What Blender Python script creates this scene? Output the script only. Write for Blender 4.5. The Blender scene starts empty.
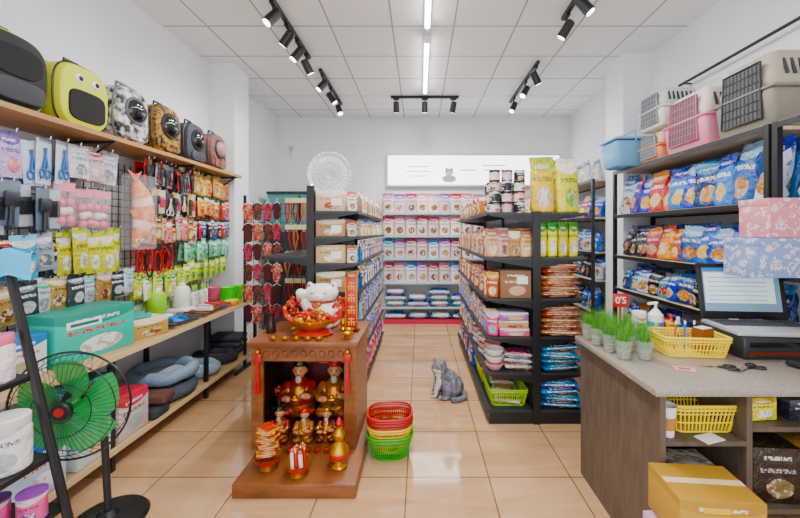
import bpy, bmesh, math, random
from mathutils import Vector, Matrix, Euler
random.seed(7)
C = bpy.context.scene.collection
PI = math.pi
R = math.radians
U = random.uniform

# ---------------------------------------------------------------- materials
def lin(h, sat=1.3):
    if not isinstance(h, str): return tuple(h) + (1,)
    v = [int(h[i:i+2], 16)/255 for i in (0, 2, 4)]
    v = [(c/12.92 if c <= .04045 else ((c+.055)/1.055)**2.4) for c in v]
    m = v[0]*.3+v[1]*.59+v[2]*.11
    return tuple(min(1, max(0, m+(c-m)*sat)) for c in v) + (1,)
_mc = {}
def M(name, col, rough=.5, metal=0, emit=0, alpha=1, var=0, scale=8, bump=0, trans=0, col2=None, coat=0):
    if name in _mc: return _mc[name]
    m = bpy.data.materials.new(name); m.use_nodes = True
    nt = m.node_tree; b = nt.nodes['Principled BSDF']
    c = lin(col)
    b.inputs['Base Color'].default_value = c
    b.inputs['Roughness'].default_value = rough
    b.inputs['Metallic'].default_value = metal
    b.inputs['Alpha'].default_value = alpha
    b.inputs['Transmission Weight'].default_value = trans
    b.inputs['Coat Weight'].default_value = coat
    if emit:
        b.inputs['Emission Color'].default_value = c; b.inputs['Emission Strength'].default_value = emit
    if var or bump or col2:
        tc = nt.nodes.new('ShaderNodeTexCoord'); n = nt.nodes.new('ShaderNodeTexNoise')
        n.inputs['Scale'].default_value = scale; n.inputs['Detail'].default_value = 4
        nt.links.new(tc.outputs['Object'], n.inputs['Vector'])
        if var or col2:
            r = nt.nodes.new('ShaderNodeValToRGB')
            k = lin(col2) if col2 else tuple(x*(1-var) for x in c[:3]) + (1,)
            r.color_ramp.elements[0].position = .38; r.color_ramp.elements[1].position = .62
            r.color_ramp.elements[0].color = k; r.color_ramp.elements[1].color = c
            nt.links.new(n.outputs['Fac'], r.inputs['Fac']); nt.links.new(r.outputs['Color'], b.inputs['Base Color'])
        if bump:
            bp = nt.nodes.new('ShaderNodeBump'); bp.inputs['Strength'].default_value = bump
            bp.inputs['Distance'].default_value = .02
            nt.links.new(n.outputs['Fac'], bp.inputs['Height']); nt.links.new(bp.outputs['Normal'], b.inputs['Normal'])
    _mc[name] = m
    return m

def wood(name, c1, c2, axis=(1, 12, 12), rough=.4, scale=4):
    if name in _mc: return _mc[name]
    m = bpy.data.materials.new(name); m.use_nodes = True
    nt = m.node_tree; b = nt.nodes['Principled BSDF']; b.inputs['Roughness'].default_value = rough
    tc = nt.nodes.new('ShaderNodeTexCoord'); mp = nt.nodes.new('ShaderNodeMapping'); n = nt.nodes.new('ShaderNodeTexNoise')
    r = nt.nodes.new('ShaderNodeValToRGB')
    mp.inputs['Scale'].default_value = axis; n.inputs['Scale'].default_value = scale; n.inputs['Detail'].default_value = 6
    n.inputs['Distortion'].default_value = .6
    nt.links.new(tc.outputs['Object'], mp.inputs['Vector']); nt.links.new(mp.outputs['Vector'], n.inputs['Vector'])
    nt.links.new(n.outputs['Fac'], r.inputs['Fac'])
    r.color_ramp.elements[0].position = .3; r.color_ramp.elements[1].position = .7
    r.color_ramp.elements[0].color = lin(c1, 1.1); r.color_ramp.elements[1].color = lin(c2, 1.1)
    nt.links.new(r.outputs['Color'], b.inputs['Base Color'])
    _mc[name] = m
    return m

# printed packaging: one node group, colours per material
G = bpy.data.node_groups.new('package_print', 'ShaderNodeTree')
for s in ('Base', 'Band', 'Pic', 'Ink'):
    G.interface.new_socket(s, in_out='INPUT', socket_type='NodeSocketColor')
G.interface.new_socket('Color', in_out='OUTPUT', socket_type='NodeSocketColor')
gi = G.nodes.new('NodeGroupInput'); go = G.nodes.new('NodeGroupOutput')
tc = G.nodes.new('ShaderNodeTexCoord'); sx = G.nodes.new('ShaderNodeSeparateXYZ')
G.links.new(tc.outputs['Generated'], sx.inputs[0])
def mth(op, a, b=None, c=None):
    n = G.nodes.new('ShaderNodeMath'); n.operation = op
    for i, v in enumerate((a, b, c)):
        if v is None: continue
        if isinstance(v, (int, float)): n.inputs[i].default_value = v
        else: G.links.new(v, n.inputs[i])
    return n.outputs[0]
def mixc(f, a, b):
    n = G.nodes.new('ShaderNodeMix'); n.data_type = 'RGBA'
    G.links.new(f, n.inputs[0]); G.links.new(a, n.inputs[6])
    if isinstance(b, tuple): n.inputs[7].default_value = b
    else: G.links.new(b, n.inputs[7])
    return n.outputs[2]
gx, gz = sx.outputs[0], sx.outputs[2]
ax_ = mth('ABSOLUTE', mth('SUBTRACT', gx, .5))
oi = G.nodes.new('ShaderNodeObjectInfo')
nz = G.nodes.new('ShaderNodeTexNoise'); nz.noise_dimensions = '4D'; nz.inputs['Scale'].default_value = 7; G.links.new(tc.outputs['Generated'], nz.inputs['Vector'])
G.links.new(mth('MULTIPLY', oi.outputs['Random'], 9.0), nz.inputs['W'])
mp = G.nodes.new('ShaderNodeMapping'); mp.inputs['Scale'].default_value = (26, .01, 22)
G.links.new(tc.outputs['Generated'], mp.inputs['Vector'])
n2 = G.nodes.new('ShaderNodeTexNoise'); n2.inputs['Scale'].default_value = 1; G.links.new(mp.outputs[0], n2.inputs['Vector'])
band = mth('GREATER_THAN', gz, mth('ADD', .7, mth('MULTIPLY', mth('MULTIPLY', ax_, ax_), .5)))
ex = mth('POWER', mth('DIVIDE', mth('SUBTRACT', gx, .55), .28), 2); ez = mth('POWER', mth('DIVIDE', mth('SUBTRACT', gz, .27), .18), 2)
ell = mth('LESS_THAN', mth('ADD', ex, ez), mth('ADD', .6, mth('MULTIPLY', nz.outputs[0], .7)))
txt = mth('MULTIPLY', mth('MULTIPLY', mth('LESS_THAN', ax_, .36), mth('MULTIPLY', mth('GREATER_THAN', gz, .55), mth('LESS_THAN', gz, .63))), mth('GREATER_THAN', n2.outputs[0], .5))
txt2 = mth('MULTIPLY', mth('MULTIPLY', mth('LESS_THAN', ax_, .28), mth('MULTIPLY', mth('GREATER_THAN', gz, .78), mth('LESS_THAN', gz, .85))), mth('GREATER_THAN', n2.outputs[0], .48))
c = mixc(band, gi.outputs['Base'], gi.outputs['Band'])
pc = mixc(mth('GREATER_THAN', nz.outputs[0], .54), gi.outputs['Pic'], (.55, .48, .38, 1))
c = mixc(ell, c, pc)
c = mixc(txt, c, gi.outputs['Ink'])
c = mixc(txt2, c, (.75, .75, .72, 1))
hs = G.nodes.new('ShaderNodeHueSaturation'); G.links.new(c, hs.inputs['Color'])
G.links.new(mth('ADD', .72, mth('MULTIPLY', oi.outputs['Random'], .38)), hs.inputs['Value'])
G.links.new(mth('ADD', .48, mth('MULTIPLY', oi.outputs['Random'], .04)), hs.inputs['Hue'])
G.links.new(hs.outputs[0], go.inputs[0])
def PR(base, bnd, pic, ink, rough=.24):
    k = 'print_%s_%s_%s_%s' % (base, bnd, pic, ink)
    if k in _mc: return _mc[k]
    m = bpy.data.materials.new(k); m.use_nodes = True
    nt = m.node_tree; b = nt.nodes['Principled BSDF']; b.inputs['Roughness'].default_value = rough
    g = nt.nodes.new('ShaderNodeGroup'); g.node_tree = G
    for s, v in zip(('Base', 'Band', 'Pic', 'Ink'), (base, bnd, pic, ink)): g.inputs[s].default_value = lin(v)
    nt.links.new(g.outputs[0], b.inputs['Base Color'])
    if rough < .45:
        tc = nt.nodes.new('ShaderNodeTexCoord'); n = nt.nodes.new('ShaderNodeTexNoise'); n.inputs['Scale'].default_value = 18; n.inputs['Detail'].default_value = 3
        bp = nt.nodes.new('ShaderNodeBump'); bp.inputs['Strength'].default_value = .9; bp.inputs['Distance'].default_value = .03
        nt.links.new(tc.outputs['Object'], n.inputs['Vector']); nt.links.new(n.outputs['Fac'], bp.inputs['Height']); nt.links.new(bp.outputs[0], b.inputs['Normal'])
    _mc[k] = m
    return m
CP = lambda s, r=.24: PR(*s.split('|'), r)

black = M('black_powder_coat', '131417', .4)
dark = M('dark_plastic', '202227', .45)
white = M('white_plastic', 'f0f1f2', .4)
grey = M('grey_plastic', '8b9096', .5)
chrome = M('chrome', 'c8ccd0', .2, 1)
gold = M('gold_paint', 'cf9c34', .28, .85)
red = M('lacquer_red', 'a81014', .3)
kraft = M('kraft_board', 'b98a5a', .8, var=.15)

# ---------------------------------------------------------------- mesh builder
class MB:
    def __init__(s): s.bm = bmesh.new(); s.mats = []; s.mi = 0; s.T = Matrix()
    def m(s, mat):
        if mat not in s.mats: s.mats.append(mat)
        s.mi = s.mats.index(mat); return s
    def t(s, loc=(0, 0, 0), rot=(0, 0, 0), sc=1):
        s.T = Matrix.Translation(loc) @ Euler(rot).to_matrix().to_4x4() @ Matrix.Scale(sc, 4); return s
    def add(s, vs, fs):
        b = [s.bm.verts.new(s.T @ Vector(v)) for v in vs]
        for f in fs:
            try:
                fc = s.bm.faces.new([b[i] for i in f]); fc.material_index = s.mi; fc.smooth = True
            except ValueError: pass
        return s
    def box(s, c, d):
        x, y, z = c; a, b, h = d[0]/2, d[1]/2, d[2]/2
        vs = [(x+i*a, y+j*b, z+k*h) for k in (-1, 1) for j in (-1, 1) for i in (-1, 1)]
        return s.add(vs, [(0, 2, 3, 1), (4, 5, 7, 6), (0, 1, 5, 4), (2, 6, 7, 3), (0, 4, 6, 2), (1, 3, 7, 5)])
    def bb(s, x0, x1, y0, y1, z0, z1): return s.box(((x0+x1)/2, (y0+y1)/2, (z0+z1)/2), (x1-x0, y1-y0, z1-z0))
    def loft(s, rings, cap=True, closed=False):
        n = len(rings[0]); vs = [v for r in rings for v in r]; fs = []
        K = len(rings)
        for i in range(K if closed else K-1):
            for j in range(n):
                a, b = i*n+j, i*n+(j+1) % n
                k = ((i+1) % K)*n
                fs.append((a, b, k+(j+1) % n, k+j))
        if cap and not closed:
            fs.append(tuple(range(n-1, -1, -1))); fs.append(tuple((K-1)*n+j for j in range(n)))
        return s.add(vs, fs)
    def rbox(s, c, d, r=.01, seg=3, top=1.0):
        x, y, z = c; r = min(r, min(d)/2*.98); rings = []
        zz = [(-d[2]/2, r), (-d[2]/2+r*.3, r*.3), (-d[2]/2+r, 0), (d[2]/2-r, 0), (d[2]/2-r*.3, r*.3), (d[2]/2, r)]
        for h, ins in zz:
            k = 1+(top-1)*(h/d[2]+.5)
            w, l = d[0]/2*k-ins, d[1]/2*k-ins; q = max(r-ins, r*.25); ring = []
            for i, (sx_, sy_) in enumerate(((1, 1), (-1, 1), (-1, -1), (1, -1))):
                for j in range(seg+1):
                    a = i*PI/2+j/seg*PI/2
                    ring.append((x+sx_*(w-q)+q*math.cos(a), y+sy_*(l-q)+q*math.sin(a), z+h))
            rings.append(ring)
        return s.loft(rings)
    def cyl(s, p0, p1, r0, r1=None, n=12, cap=True):
        r1 = r0 if r1 is None else r1; p0 = Vector(p0); p1 = Vector(p1); d = (p1-p0).normalized()
        u = d.orthogonal().normalized(); w = d.cross(u)
        ring = lambda p, r: [p+r*(math.cos(2*PI*i/n)*u+math.sin(2*PI*i/n)*w) for i in range(n)]
        return s.loft([ring(p0, r0), ring(p1, r1)], cap)
    def lathe(s, pts, c=(0, 0, 0), n=20, cap=True):
        return s.loft([[(c[0]+r*math.cos(2*PI*i/n), c[1]+r*math.sin(2*PI*i/n), c[2]+z) for i in range(n)] for r, z in pts], cap)
    def sph(s, c, r, n=14, rot=None):
        r = (r, r, r) if isinstance(r, (int, float)) else r; k = n//2; q = Euler(rot).to_matrix() if rot else Matrix.Identity(3)
        rings = []
        for i in range(k+1):
            a = -PI/2+PI*(i*.996/k+.002); rings.append([Vector(c)+q @ Vector((r[0]*math.cos(a)*math.cos(2*PI*j/n), r[1]*math.cos(a)*math.sin(2*PI*j/n), r[2]*math.sin(a))) for j in range(n)])
        return s.loft(rings)
    def tube(s, path, r, n=6, closed=False):
        path = [Vector(p) for p in path]; rings = []; K = len(path)
        u = None
        for i, p in enumerate(path):
            a = path[(i-1) % K] if (closed or i > 0) else p; b = path[(i+1) % K] if (closed or i < K-1) else p
            d = (b-a).normalized()
            if u is None: u = d.orthogonal().normalized()
            u = (u-d*u.dot(d)).normalized(); w = d.cross(u)
            rr = r(i/(K-1)) if callable(r) else r
            rings.append([p+rr*(math.cos(2*PI*j/n)*u+math.sin(2*PI*j/n)*w) for j in range(n)])
        return s.loft(rings, True, closed)
    def slab(s, a, b, e, ys, scs, zc=0, n=24):      # superellipse outline in XZ, lofted along Y
        rings = []
        for y, k in zip(ys, scs):
            ring = []
            for i in range(n):
                t = 2*PI*i/n; cx, sz = math.cos(t), math.sin(t)
                ring.append((a*k*math.copysign(abs(cx)**(2/e), cx), y, zc+b*k*math.copysign(abs(sz)**(2/e), sz)))
            rings.append(ring)
        return s.loft(rings)
    def mesh(s, name):
        bmesh.ops.recalc_face_normals(s.bm, faces=s.bm.faces[:])
        me = bpy.data.meshes.new(name); s.bm.to_mesh(me); s.bm.free()
        for m in s.mats: me.materials.append(m)
        me.set_sharp_from_angle(angle=R(38))
        return me
    def obj(s, name, parent=None, loc=(0, 0, 0), rot=(0, 0, 0)): return O(s.mesh(name), name, parent, loc, rot)
def O(me, name, parent=None, loc=(0, 0, 0), rot=(0, 0, 0), sc=1):
    o = bpy.data.objects.new(name, me); C.objects.link(o); o.location = loc; o.rotation_euler = rot
    o.scale = (sc,)*3 if isinstance(sc, (int, float)) else sc
    if parent: o.parent = parent
    return o
def T(o, label, cat, group=None):
    o['label'] = label; o['category'] = cat
    if group: o['group'] = group
    return o
def E(name, label, cat, loc=(0, 0, 0), rz=0, group=None):
    return T(O(None, name, None, loc, (0, 0, R(rz))), label, cat, group)
def put(me, name, label, cat, loc, rot=(0, 0, 0), group=None, sc=1): return T(O(me, name, None, loc, rot, sc), label, cat, group)
def clone(r, loc, rz, label, group=None, sc=1):
    c = r.copy(); C.objects.link(c); c.location = loc; c.rotation_euler = (0, 0, R(rz)); c.scale = (sc,)*3; c['label'] = label
    if group: c['group'] = group
    for ch in list(r.children):
        d = ch.copy(); C.objects.link(d); d.parent = c
        for g in list(ch.children):
            e = g.copy(); C.objects.link(e); e.parent = d
    return c
def S(name, mb):
    o = mb.obj(name); o['kind'] = 'structure'; return o
def remesh(mb, name, voxel, mats, fn, parent=None, loc=(0, 0, 0), smooth=4):
    me = mb.mesh(name+'_raw'); o = O(me, name+'_raw')
    a = o.modifiers.new('r', 'REMESH'); a.mode = 'VOXEL'; a.voxel_size = voxel
    b = o.modifiers.new('s', 'SMOOTH'); b.iterations = smooth; b.factor = .5
    dg = bpy.context.evaluated_depsgraph_get()
    m2 = bpy.data.meshes.new_from_object(o.evaluated_get(dg)); m2.name = name
    bpy.data.objects.remove(o); bpy.data.meshes.remove(me)
    m2.materials.clear()
    for m in mats: m2.materials.append(m)
    for p in m2.polygons: p.material_index = fn(p.center); p.use_smooth = True
    return O(m2, name, parent, loc)
def text(body, size, mat, name, parent, loc, rot, ext=.001):
    cu = bpy.data.curves.new(name, 'FONT'); cu.body = body; cu.size = size; cu.extrude = ext; cu.align_x = 'CENTER'; cu.align_y = 'CENTER'
    o = bpy.data.objects.new(name, cu); C.objects.link(o)
    bpy.context.view_layer.update()
    me = bpy.data.meshes.new_from_object(o); bpy.data.objects.remove(o)
    me.materials.clear(); me.materials.append(mat)
    return O(me, name, parent, loc, rot)

# ---------------------------------------------------------------- product meshes
def pouch(w, h, d, mat, wob=.004, seal=None):
    b = MB().m(mat); n = 20; rings = []
    for t, kw, kd in ((0, .9, .7), (.02, .97, .95), (.12, 1, 1), (.26, 1, 1), (.4, .99, .95), (.54, .98, .86), (.65, .98, .75), (.82, .98, .42), (.9, 1, .1), (.905, 1, .05), (.97, 1, .05), (1, .995, .04)):
        ring = []; sh = U(-wob, wob)*1.2
        for i in range(n):
            a = 2*PI*i/n; cx, sy = math.cos(a), math.sin(a); j = U(-wob, wob) if .05 < t < .88 else 0
            ring.append((w/2*kw*math.copysign(abs(cx)**.75, cx)+j+sh*(t > .5), d/2*kd*math.copysign(abs(sy)**.8, sy)+j, h*t+(U(-wob, wob)*.6 if t == 1 else 0)))
        rings.append(ring)
    b.loft(rings[:10])
    if seal: b.m(seal)
    b.loft(rings[9:])
    return b.mesh('pouch')
def pillow(w, l, t, mat, wob=.004):
    b = MB().m(mat); n = 12; K = 9; vs = []; fs = []
    for s_ in (1, -1):
        o = len(vs)
        for i in range(K+1):
            for j in range(n+1):
                u, v = i/K*2-1, j/n*2-1
                q = (max(0, 1-abs(u)**3.5)*max(0, 1-abs(v)**5))**.6
                z = t/2*q+.0015+(U(-wob, wob) if q > .3 else 0)
                vs.append((u*w/2, v*l/2, t/2+s_*z))
        for i in range(K):
            for j in range(n):
                a = o+i*(n+1)+j; f = (a, a+1, a+n+2, a+n+1); fs.append(f if s_ < 0 else f[::-1])
    b.add(vs, fs)
    return b.mesh('pillow_bag')
def carton(w, d, h, mat, tape=True, r=.004, side=None):
    b = MB().m(mat).rbox((0, 0, h/2), (w, d, h), r, 2)
    if tape: b.m(M('parcel_tape', 'd8c9a4', .3)).box((0, 0, h+.0006), (w*.98, d*.14, .001))
    return b.mesh('carton')
def can(r, h, mat, lid=None, n=18):
    lid = lid or chrome
    b = MB().m(lid).lathe([(r*.9, 0), (r, .002), (r, .006)], n=n)
    b.m(mat).lathe([(r*.97, .006), (r*.97, h-.006)], n=n, cap=False)
    b.m(lid).lathe([(r*.97, h-.007), (r*1.01, h-.006), (r*1.01, h), (r*.92, h), (r*.9, h-.003)], n=n)
    return b.mesh('can')
def jar(r, h, mat, lid):
    b = MB().m(mat).lathe([(r*.92, 0), (r, .006), (r, h*.74), (r*.9, h*.8), (r*.85, h*.82)])
    b.m(lid).lathe([(r*.93, h*.8), (r*.95, h*.81), (r*.95, h*.98), (r*.9, h)])
    return b.mesh('jar')
def bottle(r, h, mat, cap):
    b = MB().m(mat).lathe([(r*.9, 0), (r, .006), (r, h*.6), (r*.8, h*.7), (r*.35, h*.78), (r*.35, h*.84)])
    b.m(cap).lathe([(r*.45, h*.82), (r*.45, h*.98), (r*.4, h)])
    return b.mesh('bottle')
def bowl(r, h, mat):
    return MB().m(mat).lathe([(r*.6, 0), (r*.65, .003), (r*.9, h*.6), (r, h), (r*.97, h+.002), (r*.86, h*.6), (r*.6, .008), (.001, .008)], n=24).mesh('bowl')
def packet(w, h, mat, head):      # hangs: origin at the hang hole
    b = MB(); n = 16; rings = []
    for t, kd in ((0, .1), (.03, .2), (.1, .7), (.4, 1), (.7, .8), (.84, .2), (.87, .06)):
        j = U(-.003, .003)
        rings.append([(j+w/2*math.copysign(abs(math.cos(2*PI*i/n))**.7, math.cos(2*PI*i/n)), .016*kd*math.sin(2*PI*i/n), -h+h*t+.015) for i in range(n)])
    b.m(mat).loft(rings)
    b.m(head).box((-w*.28, 0, -h*.065+.015), (w*.44, .003, h*.13)).box((w*.28, 0, -h*.065+.015), (w*.44, .003, h*.13)).box((0, 0, -h*.1+.015), (w*.14, .003, h*.06)).box((0, 0, .01), (w*.14, .003, h*.02))
    return b.mesh('packet')
def toolcard(w, h, card, tool, kind=0):   # carded grooming tool
    b = MB().m(card).rbox((0, .004, -h/2+.012), (w, .004, h), .0018, 2)
    b.m(tool)
    if kind == 0:   # brush
        b.rbox((0, -.012, -h*.36), (w*.78, .022, h*.34), .008, 2).cyl((0, -.012, -h*.48), (0, -.012, -h*.94), .011, .015, 10)
    elif kind == 1:   # scissors / clippers
        for s_ in (-1, 1):
            b.cyl((s_*.006, -.006, -h*.15), (-s_*.012, -.006, -h*.6), .004, .008, 8)
            b.tube([(-s_*.018+.016*math.cos(a*PI/5), -.006, -h*.72+.026*math.sin(a*PI/5)) for a in range(10)], .005, 6, True)
    else:   # comb
        b.box((0, -.006, -h*.3), (w*.8, .008, h*.1))
        for i in range(9): b.box((-w*.36+i*w*.09, -.006, -h*.5), (w*.04, .006, h*.34))
    return b.mesh('tool_card')

# ---------------------------------------------------------------- ROOM
X0, X1, YF, YB, H = -2.5, 2.6, -.7, 6.3, 3.5
def tilemat(name, c1, c2, mortar, size, ms, rough, off, vein=False):
    m = bpy.data.materials.new(name); m.use_nodes = True; nt = m.node_tree; b = nt.nodes['Principled BSDF']
    tc = nt.nodes.new('ShaderNodeTexCoord'); mp = nt.nodes.new('ShaderNodeMapping'); mp.inputs['Location'].default_value = off
    br = nt.nodes.new('ShaderNodeTexBrick'); br.offset = 0; br.squash = 1
    br.inputs['Scale'].default_value = 1; br.inputs['Brick Width'].default_value = size; br.inputs['Row Height'].default_value = size
    br.inputs['Mortar Size'].default_value = ms; br.inputs['Mortar Smooth'].default_value = .1
    br.inputs['Color1'].default_value = lin(c1, 1); br.inputs['Color2'].default_value = lin(c2, 1); br.inputs['Mortar'].default_value = lin(mortar, 1)
    nt.links.new(tc.outputs['Object'], mp.inputs[0]); nt.links.new(mp.outputs[0], br.inputs['Vector'])
    out = br.outputs['Color']
    if vein:
        n = nt.nodes.new('ShaderNodeTexNoise'); m2 = nt.nodes.new('ShaderNodeMapping'); m2.inputs['Rotation'].default_value = (0, 0, .8); m2.inputs['Scale'].default_value = (1, 5, 1)
        nt.links.new(tc.outputs['Object'], m2.inputs[0]); nt.links.new(m2.outputs[0], n.inputs['Vector'])
        n.inputs['Scale'].default_value = 1.5; n.inputs['Detail'].default_value = 7; n.inputs['Distortion'].default_value = 1
        r = nt.nodes.new('ShaderNodeValToRGB'); r.color_ramp.elements[0].position = .32; r.color_ramp.elements[1].position = .7
        r.color_ramp.elements[0].color = (.83, .76, .68, 1); r.color_ramp.elements[1].color = (1, 1, 1, 1)
        nt.links.new(n.outputs['Fac'], r.inputs[0])
        x = nt.nodes.new('ShaderNodeMix'); x.data_type = 'RGBA'; x.blend_type = 'MULTIPLY'; x.inputs[0].default_value = 1
        nt.links.new(out, x.inputs[6]); nt.links.new(r.outputs[0], x.inputs[7]); out = x.outputs[2]
    nt.links.new(out, b.inputs['Base Color']); b.inputs['Roughness'].default_value = rough
    b.inputs['Specular IOR Level'].default_value = .5 if not vein else 1.0
    bp = nt.nodes.new('ShaderNodeBump'); bp.inputs['Strength'].default_value = .3; bp.inputs['Distance'].default_value = .003; bp.invert = True
    nt.links.new(br.outputs['Fac'], bp.inputs['Height']); nt.links.new(bp.outputs[0], b.inputs['Normal'])
    return m
fl = tilemat('floor_tiles', 'd4ab80', 'cda276', '80593a', .5, .004, .06, (.08, .3, 0), True)
cl = tilemat('ceiling_tiles', 'f3f3f2', 'f0f0ef', '9ea2a6', .6, .009, .8, (.27, .1, 0))
wallm = M('wall_paint', 'eef0f4', .8, var=.03, scale=1.5)
S('floor', MB().m(fl).bb(X0, X1, YF, YB, -.05, 0))
S('ceiling', MB().m(cl).bb(X0, X1, YF, YB, H, H+.05))
S('wall_left', MB().m(wallm).bb(X0-.1, X0, YF, YB, 0, H).bb(X0, -2.2, 4.27, 4.62, 0, H))
S('wall_right', MB().m(wallm).bb(X1, X1+.1, YF, YB, 0, H).bb(2.27, X1, 4.02, 4.4, 0, H))
S('wall_back', MB().m(wallm).bb(X0, X1, YB, YB+.1, 0, H))
S('wall_front', MB().m(wallm).bb(X0, X1, YF-.1, YF, 2.7, H).bb(X0, -1.9, YF-.1, YF, 0, 2.7).bb(2.0, X1, YF-.1, YF, 0, 2.7))

# ---------------------------------------------------------------- LIGHTING
tubem = M('tube_glow', 'ffffff', .3, emit=18)
def tube_light(y0, y1, label):
    t = E('tube_light', label, 'ceiling light', (.07, (y0+y1)/2, H))
    L = y1-y0
    MB().m(white).rbox((0, 0, -.02), (.06, L, .035), .005, 2).obj('fixture', t)
    for s_ in (-1, 1): MB().m(white).rbox((0, s_*(L/2-.015), -.055), (.05, .03, .035), .004, 2).obj('end_cap', t)
    MB().m(tubem).cyl((0, -L/2+.03, -.055), (0, L/2-.03, -.055), .024, n=14).obj('tube', t)
    l = bpy.data.lights.new('tube_lamp', 'AREA'); l.shape = 'RECTANGLE'; l.size = .12; l.size_y = L; l.energy = 54; l.color = (1, .99, .97)
    o = bpy.data.objects.new('tube_lamp', l); C.objects.link(o); o.location = (.07, (y0+y1)/2, H-.085)
tube_light(3.66, 5.05, 'long glowing white tube light at ceiling centre, farther from the camera')
tube_light(2.05, 3.44, 'glowing tube light cut off by the top of the photo')
tube_light(.2, 1.5, 'glowing tube light over the shop front, behind the viewpoint')
spotglow = M('spot_glow', 'fff4dd', .3, emit=14)
def track(p0, p1, heads, label):
    p0 = Vector(p0); p1 = Vector(p1); c = (p0+p1)/2
    t = E('track_light', label, 'track light', c)
    v = (p1-p0)/2; d = v.normalized(); s_ = Vector((abs(d.y), abs(d.x), 0))*.035+Vector((abs(d.x), abs(d.y), 0))*v.length*2
    MB().m(black).box((0, 0, -.018), (s_.x, s_.y, .035)).obj('rail', t)
    for f, rx, ry in heads:
        q = v*(2*f-1)+Vector((0, 0, -.036))
        h = MB().m(black)
        h.box((0, 0, -.012), (.035, .09, .024) if d.y else (.09, .035, .024)).cyl((0, 0, -.02), (0, 0, -.09), .008)
        h.t((0, 0, -.12), (R(rx), R(ry), 0)).cyl((0, 0, .06), (0, 0, -.085), .042, .045, 18).cyl((0, 0, .07), (0, 0, .06), .03, .042, 18)
        ho = h.obj('spot_head', t, q)
        MB().m(spotglow).t((0, 0, -.12), (R(rx), R(ry), 0)).cyl((0, 0, -.08), (0, 0, -.088), .036, n=18).obj('lens', ho)
        l = bpy.data.lights.new('spot_lamp', 'SPOT'); l.energy = 34; l.spot_size = R(95); l.spot_blend = .9; l.color = (1, .94, .85); l.shadow_soft_size = .05
        lo = bpy.data.objects.new('spot_lamp', l); C.objects.link(lo); e = Euler((R(rx), R(ry), 0))
        lo.location = c+q+Vector((0, 0, -.12))+e.to_matrix() @ Vector((0, 0, -.1)); lo.rotation_euler = e
track((-1.26, 2.75, H), (-1.26, 4.1, H), [(.25, -20, 32), (.5, 10, 40), (.72, -10, 34), (.93, 25, -25)], 'black track light with four spots at front left of ceiling')
track((-1.22, 4.4, H), (-1.22, 5.6, H), [(.1, -15, 35), (.45, 5, -35), (.85, -20, -20)], 'black track light with three spots toward the back left corner')
track((1.33, 2.5, H), (1.33, 3.35, H), [(.5, -10, -35), (.9, 20, 30)], 'black track light cut off at the top right of the photo')
track((1.38, 4.2, H), (1.38, 5.5, H), [(.08, 10, -30), (.4, -15, 30), (.85, -15, 25)], 'black track light running toward the back right of ceiling')
track((-.43, 5.3, H), (.57, 5.3, H), [(.08, 25, 0), (.5, 20, 0), (.92, 25, 10)], 'short black crosswise track light in front of the back wall')
def area(name, loc, rot, sx_, sy_, e, col):
    l = bpy.data.lights.new(name, 'AREA'); l.shape = 'RECTANGLE'; l.size = sx_; l.size_y = sy_; l.energy = e; l.color = col
    o = bpy.data.objects.new(name, l); C.objects.link(o); o.location = loc; o.rotation_euler = rot
area('added_front_daylight', (0, YF-.2, 1.5), (R(90), 0, 0), 3.6, 2.4, 68, (.97, .98, 1))  # added lamp out of view, filling the room like daylight from the front
w = bpy.data.worlds.new('World'); bpy.context.scene.world = w; w.use_nodes = True
w.node_tree.nodes['Background'].inputs[0].default_value = (.94, .97, 1, 1); w.node_tree.nodes['Background'].inputs[1].default_value = 1.0

# ---------------------------------------------------------------- SHELVING
cream = wood('cream_shelf_board', 'cdb896', 'e2d2b4', (8, 1, 8))
def unit(label, x0, x1, y0, y1, zs, ztop, board, name='shelving_unit', th=.022, cat='shelves'):
    cx, cy = (x0+x1)/2, (y0+y1)/2
    t = E(name, label, cat, (cx, cy, 0)); a, b = (x1-x0)/2, (y1-y0)/2
    for sx_ in (-1, 1):
        for yy in (-b, b):
            MB().m(black).box((sx_*(a-.017), yy-math.copysign(.017, yy), ztop/2), (.034, .034, ztop)).obj('post', t)
    for z in zs:
        s_ = MB().m(board).box((0, 0, z-th/2), (2*a-.006, 2*b-.074, th)).obj('shelf', t)
        for sg in (-1, 1): MB().m(black).box((sg*(a-.004), 0, z-.02), (.008, 2*b-.07, .036)).obj('edge_rail', s_)
    return t
def gondola(label, xc, y0, y1, zl, zr, ztop):
    t = E('gondola_shelf', label, 'shelves', (xc, (y0+y1)/2, 0)); b = (y1-y0)/2; w_ = .39
    for yy in (-b+.02, 0, b-.02): MB().m(black).box((0, yy, ztop/2), (.06, .04, ztop)).obj('post', t)
    MB().m(M('gondola_back', '4a4d52', .5)).box((0, 0, ztop/2+.03), (.012, 2*b-.1, ztop-.1)).obj('back_panel', t)
    MB().m(black).box((0, 0, .045), (2*w_-.04, 2*b-.02, .09)).obj('base', t)
    for sgn, zs in ((-1, zl), (1, zr)):
        for z in zs:
            s_ = MB().m(M('shelf_steel', '2a2c30', .45)).box((sgn*(w_/2+.015), 0, z-.009), (w_-.04, 2*b-.01, .018)).obj('shelf', t)
            MB().m(black).box((sgn*(w_+.001), 0, z-.011), (.01, 2*b-.01, .024)).obj('edge_rail', s_)
            for yy in (-b+.012, b-.012):
                MB().m(black).add([(sgn*.03, yy-.004, z-.019), (sgn*.03, yy-.004, z-.08), (sgn*.36, yy-.004, z-.026), (sgn*.36, yy-.004, z-.019), (sgn*.03, yy+.004, z-.019), (sgn*.03, yy+.004, z-.08), (sgn*.36, yy+.004, z-.026), (sgn*.36, yy+.004, z-.019)], [(0, 1, 2, 3), (7, 6, 5, 4), (1, 5, 6, 2), (2, 6, 7, 3)]).obj('bracket', s_)
    return t
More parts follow.
